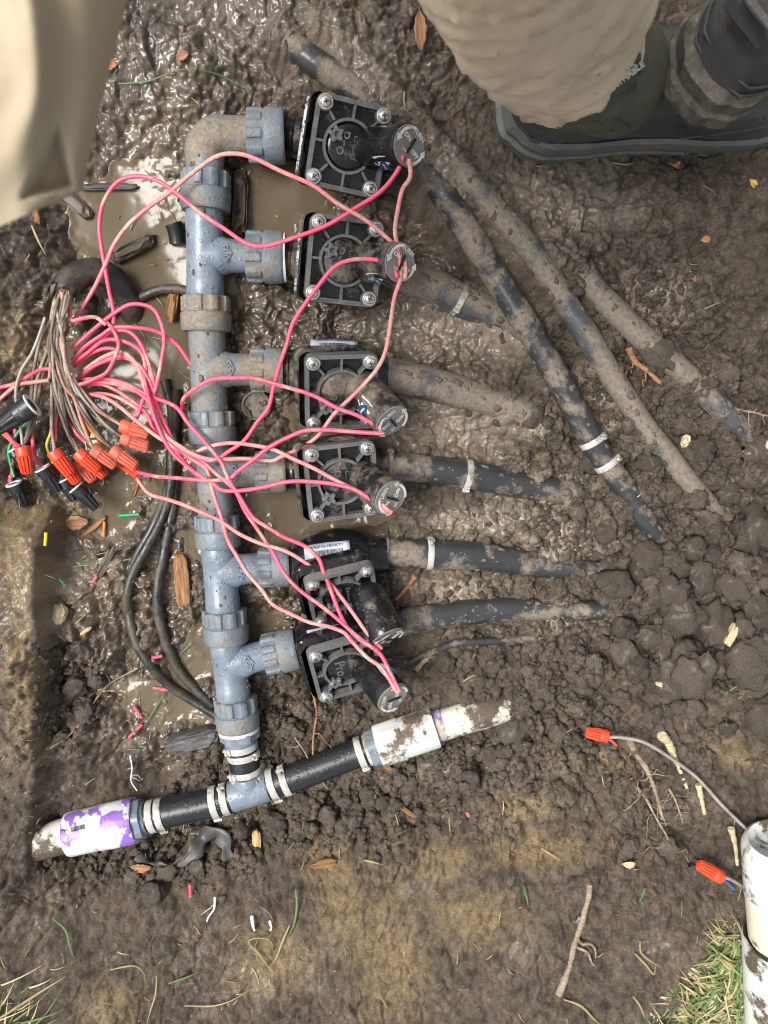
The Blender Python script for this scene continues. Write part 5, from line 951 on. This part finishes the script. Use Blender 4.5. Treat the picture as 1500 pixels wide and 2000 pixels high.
# ------------------------------------------------------------------ litter: offcuts, wood, leaves, roots, grass
def offcut(label, a, c, mat, r=.0017, bend=0.0):
    p, q = G(*a, .0028), G(*c, .0028); m_ = (p + q) / 2 + np.array((0, 0, bend)); zz = max(p[2], q[2], m_[2]); p[2] = q[2] = zz; m_[2] = zz + bend; b = MB(); b.tube(catmull([p, m_, q], 10), r, 10); tag(b.build('wire_offcut', M[mat], None, p), label, 'wire offcut', 'wire offcuts strewn on the mud')
for q in (('pink wire offcut beside the tuft of wet grass', (194, 1118), (181, 1137), 'pink'), ('pink wire offcut lying against the black cable', (297, 1285), (321, 1275), 'pink'), ('pink wire offcut in the wet mud near the cable end', (299, 1343), (334, 1348), 'pink'), ('pink wire offcut, upper of a pair left of the charred wood', (263, 1377), (277, 1402), 'pink'), ('pink wire offcut, lower of a pair left of the charred wood', (278, 1414), (252, 1440), 'pink'), ('pink wire offcut standing below the torn plastic', (374, 1716), (372, 1752), 'pink'), ('green wire offcut floating at the puddle edge', (237, 1005), (272, 1004), 'green_wire'), ('yellow wire offcut on the mud at the left', (90, 1040), (91, 1064), 'yellow_wire'), ('curled green wire offcut in the mud', (116, 1131), (127, 1137), 'green_wire'), ('orange wire offcut in the silver mud', (204, 1018), (203, 1048), 'orange_wire'), ('tiny red wire offcut in the crumbled soil', (911, 1586), (916, 1594), 'pink')): offcut(*q)
def chip(name, label, cat, px, py, ln, wd, ang, mat, th=.004, lift=.001, tilt=0.0, seed=0, jag=.25, group=None):
    p = G(px, py, lift); s_ = S(px, py, p[2]); L, Wd = ln * s_ / 2, wd * s_ / 2; rg = random.Random(seed + int(px * 7 + py)); b = MB(); lump_ = name in ('pebble', 'stone', 'wood_chunk')
    if lump_:
        vv = lump(IV2, seed + int(px) % 50, .22)
        if name == 'wood_chunk':                            # a squared, split billet with a ragged surface
            vb = np.sign(IV2) * np.abs(IV2) ** .42; g_ = fbm(IV2[:, 0] * 1.3 + px, IV2[:, 1] * 7 + IV2[:, 2] * 5, seed + 3, 3); vv = vb * np.column_stack([1 + .22 * fbm(IV2[:, 1] * 5 + px, IV2[:, 2] * 4, seed, 2), 1 + .16 * g_ - .25 * np.abs(IV2[:, 0]) ** 3, 1 + .35 * g_])
        b.add(vv * np.array((L, Wd, th)), IF2)
    else:                                                   # a bundle of torn fibres
        nf = max(6, int(wd / 2.4)); 
        for k in range(nf):
            y0 = -Wd + 2 * Wd * k / nf; y1 = y0 + 2 * Wd / nf * 2.6; x0 = -L * (1 - rg.random() ** 1.5 * .55); x1 = L * (1 - rg.random() ** 1.5 * .55); hh_ = th * (1 - .5 * abs((k + .5) / nf - .5)) * rg.uniform(.6, 1.0); n = 7; v = []
            for i in range(n):
                t = i / (n - 1); x = x0 + (x1 - x0) * t; tp = 1 - (abs(2 * t - 1) ** 4) * .8; wob_ = Wd * .06 * rg.uniform(-1, 1); zz = hh_ * (.65 + .35 * tp) * (1 + .12 * rg.uniform(-1, 1)); ym = (y0 + y1) / 2 + wob_; hw_ = (y1 - y0) / 2 * (.4 + .6 * tp)
                v += [(x, ym - hw_, zz * .8), (x, ym, zz), (x, ym + hw_, zz * .8), (x, ym + hw_, -th * .6), (x, ym - hw_, -th * .6)]
            b.add(v, [(i * 5 + j, i * 5 + (j + 1) % 5, (i + 1) * 5 + (j + 1) % 5, (i + 1) * 5 + j) for i in range(n - 1) for j in range(5)] + [(4, 3, 2, 1, 0), tuple((n - 1) * 5 + j for j in range(5))])
    o = b.build(name, M[mat], None, None, smooth=.5); o.location = V(p); o.rotation_euler = (tilt, 0, R(ang)); return tag(o, label, cat, group)
chip('wood_chunk', 'grey-black weathered wood chunk left of the manifold foot', 'wood', 378, 1443, 108, 34, 14, 'wood_char', .012, .004)
chip('wood_chunk', 'dark sodden plank standing in the mud right of the first union nut', 'wood', 469, 400, 120, 32, 88, 'wood_dark', .012, .002)
chip('wood_chunk', 'orange-brown rotten wood sliver left of the fifth tee', 'wood', 357, 1135, 112, 30, 94, 'wood_orange', .007, .002)
chip('wood_chunk', 'dark brown wood lump soaking in the puddle', 'wood', 262, 488, 92, 26, 26, 'wood_dark', .010, .001)
chip('wood_chunk', 'flat grey wood strip above the pink loop', 'wood', 212, 366, 108, 13, 2, 'wood_char', .004, .002)
chip('wood_chunk', 'orange wood splinter under the pale garment', 'wood', 70, 415, 48, 16, 100, 'wood_orange', .005)
chip('wood_chunk', 'dark wood slab below the flat grey strip', 'wood', 150, 400, 70, 26, -42, 'wood_dark', .006)
chip('wood_chunk', 'wet orange-brown wood piece beside the second union nut', 'wood', 338, 600, 56, 20, 80, 'wood_orange', .007, .003)
chip('wood_chunk', 'brown wood sliver lying in the silver mud under the connectors', 'wood', 182, 1030, 66, 11, 40, 'wood_orange', .004)
chip('wood_chunk', 'orange wood sliver at the puddle edge below the red connectors', 'wood', 268, 945, 52, 9, 72, 'wood_orange', .003)
chip('wood_chunk', 'small tan wood sliver near the black cables', 'wood', 168, 1232, 24, 7, 34, 'wood_pale', .003)
chip('wood_chip', 'pale tan wood chip standing below the supply hose', 'wood chip', 503, 1640, 42, 13, 92, 'wood_pale', .004, .003)
chip('wood_chip', 'flat orange wood chip in the soil under the supply line', 'wood chip', 632, 1688, 52, 13, 8, 'wood_orange', .003, .003)
chip('wood_chip', 'thin orange wood chip right of the supply tee', 'wood chip', 797, 1587, 38, 7, -38, 'wood_orange', .003, .003)
chip('wood_chip', 'small orange wood chip under the hose clamp', 'wood chip', 562, 1552, 34, 5, 6, 'wood_orange', .002, .003)
chip('wood_chip', 'short orange wood chip below the right white coupling', 'wood chip', 757, 1500, 20, 7, -30, 'wood_orange', .002, .003)
chip('wood_chip', 'tan wood sliver among the large clods', 'wood chip', 1430, 1240, 46, 12, 66, 'root_pale', .005, .006)
chip('wood_chip', 'dark red-brown wood strip above the pink offcut', 'wood', 208, 1098, 72, 12, 62, 'wood_dark', .003)
chip('pebble', 'pale pebble in the mound below the second pipe', 'stone', 1338, 862, 28, 16, 70, 'root_pale', .006, .003, jag=.1)
chip('pebble', 'small cream pebble at the lower right of the clods', 'stone', 1290, 1337, 18, 11, -20, 'root_pale', .004, .003, jag=.1)
chip('stone', 'flat grey-brown stone lying on the third pipe', 'stone', 1288, 692, 84, 56, -30, 'clod', .012, .008, jag=.12)
chip('stone', 'pale clay lump in the mud at the left', 'stone', 114, 1200, 46, 32, 70, 'root_pale', .008, .001, jag=.15)
def leaf(label, px, py, ln, wd, ang, mat, curl=.3, lift=.002):
    p = G(px, py, lift); s_ = S(px, py, p[2]); L, Wd = ln * s_, wd * s_ / 2; b = MB(); n = 14; v = []
    for i in range(n):
        t = i / (n - 1); w_ = Wd * math.sin(math.pi * min(t * .94 + .03, 1)) ** .8 * (1 + .12 * math.sin(t * 23 + px)); zz = curl * L * .25 * math.sin(t * 3) + .001
        for k in (-1, -.5, 0, .5, 1): v.append(((t - .5) * L, w_ * k, zz + abs(k) * w_ * .45 - (.0004 if k == 0 else 0)))
    f = [(i * 5 + j, (i + 1) * 5 + j, (i + 1) * 5 + j + 1, i * 5 + j + 1) for i in range(n - 1) for j in range(4)]
    b.add(v, f); b.tube([(-L * .62, 0, .001), (-L * .5, 0, .001), (L * .4, 0, .001 + curl * L * .1)], .0004, 6); o = b.build('leaf', M[mat], None, None, smooth=1.2); o.location = V(p); o.rotation_euler = (0, 0, R(ang)); so = o.modifiers.new('t', 'SOLIDIFY'); so.thickness = .0003; return tag(o, label, 'leaf')
leaf('long brown lance-shaped leaf in the mud at the top', 820, 62, 74, 24, -88, 'leaf')
leaf('orange-brown leaf by the edge of the pale garment', 214, 128, 30, 24, 10, 'leaf_orange')
leaf('small tan leaf in the mud near the top left', 357, 110, 26, 20, 30, 'leaf')
leaf('orange leaf scrap under the boot sole', 1322, 324, 30, 13, -15, 'leaf_orange', .2, .001)
leaf('yellow leaf scrap below the boot at the right', 1470, 360, 20, 14, -50, 'leaf_yellow')
leaf('orange leaf scrap pressed in the mud at the right', 1378, 468, 20, 13, 10, 'leaf_orange', .1, .0)
leaf('pinkish leaf scrap under the orange one', 1352, 540, 24, 10, -60, 'leaf', .1, .0)
leaf('brown dead leaf between the pipe stub and the offcuts', 150, 1020, 46, 28, 5, 'leaf')
leaf('reddish leaf scrap under the torn plastic', 276, 1692, 40, 18, -5, 'leaf')
leaf('tiny yellow-green leaf below the right roots', 1228, 1686, 26, 14, 0, 'root_pale')
def rootfn(label, spec, r0, r1, mat='root', lift=.002, branches=0, name='root', seed=1, cat='root'):
    q = wpts(spec); rg = random.Random(seed); pth = catmull([G(a, c, lift + rg.uniform(0, .003)) for a, c in q], len(q) * 8); b = MB()
    b.tube(pth, [r0, (r0 + r1) / 2, r1], 9, mod=lambda u, a_: 1 + .08 * np.sin(a_ * 2 + u * 7) + .10 * math.sin(u * 23) + .08 * math.sin(u * 61))
    for k in range(branches):
        i = rg.randrange(3, len(pth) - 3); t_ = unit(pth[i - 1], pth[i + 1]); sd = np.array((-t_[1], t_[0], 0)) * rg.choice((-1, 1)); ln = rg.choice((.006, .009, .013, .030)) * rg.uniform(.7, 1.2); p = pth[i]; w_ = [p]
        for s_ in range(1, 6): w_.append(p + (sd * (s_ / 5) + t_ * rg.uniform(.2, .9) * (s_ / 5) ** 1.5 + np.array((rg.uniform(-.12, .12), rg.uniform(-.12, .12), rg.uniform(0, .10)))) * ln)
        b.tube(catmull(w_, 10), [r1 * .55, r1 * .2], 5)
    return tag(b.build(name, M[mat], None, pth[0], smooth=1.2), label, cat)
rootfn('long grey root twig lying on the bare soil at the lower right', '1152,1726 1150,1750 1142,1780 1134,1810 1122,1845 1112,1885 1100,1920 1090,1945', .0028, .0038, branches=5, seed=3)
rootfn('forked brown root below the lone connector', '1230,1448 1245,1475 1262,1500 1275,1530 1284,1560 1292,1590 1300,1612', .0036, .0016, branches=12, seed=4)
rootfn('thin pale root with many rootlets left of the hole', '1246,1540 1262,1560 1275,1585 1290,1612 1305,1640 1300,1660', .0018, .0010, branches=16, seed=5)
rootfn('small branching rootlet right of the forked root', '1306,1540 1318,1560 1328,1588 1334,1610', .0013, .0008, branches=14, seed=6)
rootfn('pale peeled root stub beside the grey wire', '1292,1436 1305,1450 1316,1475 1328,1505 1342,1540', .0052, .0014, 'root_pale', seed=7)
rootfn('short split root beside the pale stub', '1364,1532 1370,1560 1376,1590', .0032, .0020, 'root_pale', seed=8)
rootfn('pale root stub next to the standing white pipe', '1428,1618 1436,1650 1440,1690', .0034, .0016, 'root_pale', seed=9, lift=.006)
rootfn('red-brown root lying in the hollow under the third pipe', '1228,678 1240,705 1262,722 1290,748', .0038, .0020, 'leaf', branches=5, seed=10)
rootfn('wiry pale rootlet at the right edge', '1440,800 1470,805 1500,812 1530,806', .0012, .0010, branches=5, seed=11)
rootfn('second wiry rootlet lower at the right edge', '1462,860 1490,852 1530,846', .0012, .0010, branches=4, seed=12)
rootfn('pale frayed root on the clods at the right edge', '1505,868 1480,882 1462,896', .0050, .0022, 'root_pale', seed=13, branches=4)
rootfn('thin dark root running down beside the lowest valve', '608,1340 615,1370 618,1400 612,1440 611,1480', .0016, .0010, 'leaf', branches=6, seed=14)
rootfn('brown twig slanting from the mud by the fifth solenoid', '812,1125 795,1148 772,1172', .0026, .0018, 'leaf', seed=15)
rootfn('curved pale root in the soil under the lowest outlet pipe', '812,1310 830,1290 855,1272 882,1262', .0030, .0016, 'root', seed=16)
rootfn('rootlets tangled on the black supply hose', '640,1540 610,1500 596,1470 575,1440', .0010, .0008, 'root', branches=10, lift=.004, seed=17)
rootfn('thin root lying across the mud left of the charred wood', '98,1462 130,1440 160,1410 185,1370 215,1335 270,1305', .0011, .0008, 'root', branches=6, seed=18)
rootfn('white frayed string above the left coupling', '254,1476 258,1500 256,1525 268,1545', .0008, .0006, 'shred', branches=3, seed=19, name='string', lift=.004, cat='string')
rootfn('white tape shred in the soil below the torn plastic', '420,1752 418,1775 408,1790 404,1800', .0013, .0008, 'shred', seed=20, name='tape_shred', branches=1, cat='tape')
rootfn('small white tape scrap left of the green blade', '492,1790 494,1805 497,1818', .0022, .0012, 'shred', seed=21, name='tape_shred', cat='tape')
rootfn('smaller white tape scrap beside the other scrap', '527,1800 530,1810 528,1818', .0016, .0010, 'shred', seed=22, name='tape_shred', cat='tape')
# strip of torn grey plastic under the left hose
b = MB(); ctr = catmull([G(265, 1672, .006), G(300, 1686, .008), G(345, 1688, .006), G(378, 1665, .012), G(400, 1634, .018), G(424, 1626, .020), G(440, 1650, .014), G(446, 1680, .006)], 60); v = []
for i, p in enumerate(ctr):
    u = i / 59; w_ = .003 + .006 * math.sin(min(max((u - .35) / .65, 0), 1) * math.pi) ** .7 + .002 * math.sin(u * 40); t_ = unit(ctr[max(i - 1, 0)], ctr[min(i + 1, 59)]); sd = np.cross(t_, (0, 0, 1.0)); sd /= max(np.linalg.norm(sd), 1e-6)
    for k in (-1, -.33, .33, 1): v.append(p + sd * w_ * k + np.array((0, 0, .003 * math.sin(k * 2 + u * 12))))
b.add(v, [(i * 4 + j, i * 4 + j + 1, (i + 1) * 4 + j + 1, (i + 1) * 4 + j) for i in range(59) for j in range(3)]); o = b.build('plastic_strip', M['film'], None, ctr[30], smooth=1.2); so = o.modifiers.new('t', 'SOLIDIFY'); so.thickness = .0007; tag(o, 'torn grey plastic strip curling in the soil under the left hose', 'plastic strip')
# grass
def blade_strip(b, p, ang, ln, w, lean, curl, rg):
    d = np.array((math.cos(ang), math.sin(ang), 0)); sd = np.array((-d[1], d[0], 0)); v = []; n = 6
    for i in range(n):
        t = i / (n - 1); q = p + d * ln * (lean * t + .25 * t * t) + np.array((0, 0, ln * (t * (1 - lean) - curl * t * t))) ; ww = w * (1 - t ** 1.6) + .00008
        q = q + sd * .12 * ln * math.sin(t * 2.2 + ang * 3) ; v += [q - sd * ww, q + np.array((0, 0, -ww * .4)), q + sd * ww]
    b.add(v, [(i * 3 + j, i * 3 + j + 1, (i + 1) * 3 + j + 1, (i + 1) * 3 + j) for i in range(n - 1) for j in range(2)])
rg = random.Random(5); bg_, bs_ = MB(), MB()
for k in range(1700):
    a, c = rg.gauss(1392, 58), rg.gauss(1985, 52)
    if rg.random() < .25: a, c = rg.gauss(1432, 14), rg.uniform(1800, 1960)
    if a > 1450 and c < 1990: a = 1440 + rg.random() * 10
    if (a - 1300) + (c - 1880) < 85: continue
    blade_strip(bg_ if rg.random() < .58 else bs_, G(a, c, -.002), rg.uniform(0, 6.3), rg.uniform(.018, .048), rg.uniform(.0010, .0024), rg.uniform(.5, .9), rg.uniform(.1, .5), rg)
for k in range(22): blade_strip(bs_ if rg.random() < .6 else bg_, G(rg.uniform(-30, 60), rg.uniform(1930, 2030), -.002), rg.uniform(.2, 1.6), rg.uniform(.02, .06), rg.uniform(.0006, .0013), rg.uniform(.5, .9), rg.uniform(.1, .4), rg)
for k in range(50): blade_strip(bg_ if rg.random() < .7 else bs_, G(rg.gauss(172, 16), rg.gauss(1102, 6), -.001), rg.uniform(-.6, .9), rg.uniform(.010, .026), rg.uniform(.0005, .0009), .85, .2, rg)
for k in range(40): blade_strip(bs_, G(rg.gauss(1420, 12), rg.gauss(1835, 18), 0), rg.uniform(2, 4.5), rg.uniform(.014, .03), .0006, .8, .2, rg)
tag(bg_.build('grass', M['grass'], None, G(1395, 1960), smooth=None), 'green grass growing beside the standing white pipe and at the edges', 'grass', None, 'stuff'); tag(bs_.build('dry_grass', M['straw'], None, G(1395, 1960), smooth=None), 'dry straw-coloured blades mixed into the grass', 'grass', None, 'stuff')
# loose single blades and straw litter
lit_s, lit_g, lit_r = MB(), MB(), MB()
for k in range(420):
    a, c = rg.uniform(0, 1500), rg.uniform(0, 2000)
    if rg.random() > (.35 + .65 * (c > 1500) + .3 * (a < 350)): continue
    p = G(a, c, .0012); an = rg.uniform(0, 6.3); ln = rg.uniform(.004, .018); d = np.array((math.cos(an), math.sin(an), 0)); sd = np.array((-d[1], d[0], 0)); cv_ = rg.uniform(-.4, .4)
    pts = [p + d * ln * t + sd * cv_ * ln * t * t + np.array((0, 0, .0015 * math.sin(t * 3))) for t in np.linspace(0, 1, 6)]
    for i in range(6): pts[i][2] = max(pts[i][2], float(hz(pts[i][0], pts[i][1])) + .0006)
    (lit_s if rg.random() < .62 else (lit_g if rg.random() < .3 else lit_r)).tube(pts, [rg.uniform(.0003, .0007), .0003], 5)
for k in range(260):
    a, c = rg.uniform(0, 1500), rg.uniform(0, 2000); p = G(a, c, .0006); an = rg.uniform(0, 6.3); Mz = np.array(Matrix.Rotation(an, 3, 'Z') @ Matrix.Rotation(rg.uniform(-.4, .4), 3, 'X')); lit_r.box(p, rg.uniform(.0015, .007), rg.uniform(.0008, .002), .0008, Mz)
tag(lit_s.build('straw_litter', M['straw'], None, G(750, 1500), smooth=None), 'short straw bits strewn over the soil', 'straw', None, 'stuff'); tag(lit_g.build('grass_litter', M['grass'], None, G(750, 1500), smooth=None), 'cut green grass bits strewn over the soil', 'grass', None, 'stuff'); tag(lit_r.build('bark_litter', M['leaf'], None, G(750, 1500), smooth=None), 'small brown bark crumbs strewn over the soil', 'bark', None, 'stuff')
def blade1(label, spec, mat, w=.0011):
    q = wpts(spec); pth = catmull([G(a, c, .003) for a, c in q], 20); pz = pth[:, 2]; pth[:, 2] = np.convolve(np.pad(pz, 4, mode='edge'), np.ones(9) / 9, 'valid') + .001; b = MB(); b.tube(pth, [w * .6, w, w * .7, w * .15], 6, flat=.35); tag(b.build('grass_blade', M[mat], None, pth[0]), label, 'grass blade')
for q in (('curved green blade upright below the supply tee', '578,1734 580,1770 574,1805 560,1832', 'grass', .0014), ('dry blade crossing the green one', '566,1806 552,1838 540,1870 527,1888', 'straw', .0011), ('looped dry blade beside the tan streaks', '532,1898 505,1862 486,1842 492,1832 520,1832 534,1848 528,1862', 'straw', .0007), ('wilted green blade at the lower left', '105,1795 128,1815 136,1845 146,1875', 'grass', .0013), ('long pale blade rising from the lower left corner', '-10,1995 40,1962 90,1930 130,1905', 'straw', .0016), ('thin blade curving above the bottom left', '215,1893 260,1886 282,1900 282,1918', 'straw', .0008), ('green blade tip near the bottom centre left', '330,1920 360,1910 388,1898', 'grass', .0012), ('tall thin blade standing at the bottom left centre', '306,1905 304,1940 292,1980 286,2002', 'straw', .0008), ('long dry blade lying near the bottom centre', '360,1963 410,1964 450,1955 490,1930', 'straw', .0009), ('short green blade below the clods at the right', '1442,1338 1420,1352 1405,1366', 'grass', .0014), ('light green blade between the clods', '1252,1126 1268,1132 1282,1138', 'grass', .0013), ('green blade in the soil right of centre', '1022,1728 1028,1750 1032,1772', 'grass', .0014), ('green stub on the soil left of the pipe', '1260,1734 1254,1750 1247,1762', 'grass', .0018), ('dry bent blade near the root twig', '1240,1862 1262,1885 1276,1902 1280,1884', 'straw', .0012), ('second dry bent blade above the first', '1249,1836 1252,1860 1270,1876 1290,1888', 'straw', .0010), ('pale blade arching at the bottom right', '1100,1950 1135,1965 1160,1990 1175,2002', 'straw', .0013), ('dry blade beside the grass tuft', '1236,1945 1250,1965 1260,1990', 'straw', .0012), ('green blade in the water near the offcuts', '322,1353 306,1380 290,1405 278,1420', 'grass', .0010), ('yellow-green blade by the lower tee', '376,1256 362,1268 350,1280', 'grass', .0010), ('straw lying under the boot', '1195,318 1220,322 1240,318', 'straw', .0008), ('thin straw stalk in the mud at the top left', '232,165 290,158 340,140 376,134', 'grass', .0009), ('dark green stalk beside the first one', '388,136 430,148 470,168 495,182', 'grass', .0009), ('dry stalk by the puddle at the left', '62,440 75,470 90,498', 'straw', .0011), ('short bright straw on the soil under the clods', '710,1679 730,1684 748,1688', 'straw', .0010), ('pale straw on the dark soil', '877,1596 878,1615 880,1630', 'straw', .0009), ('thin curved straw above the tan patch', '1056,1655 1075,1668 1096,1680', 'straw', .0010)): blade1(*q)
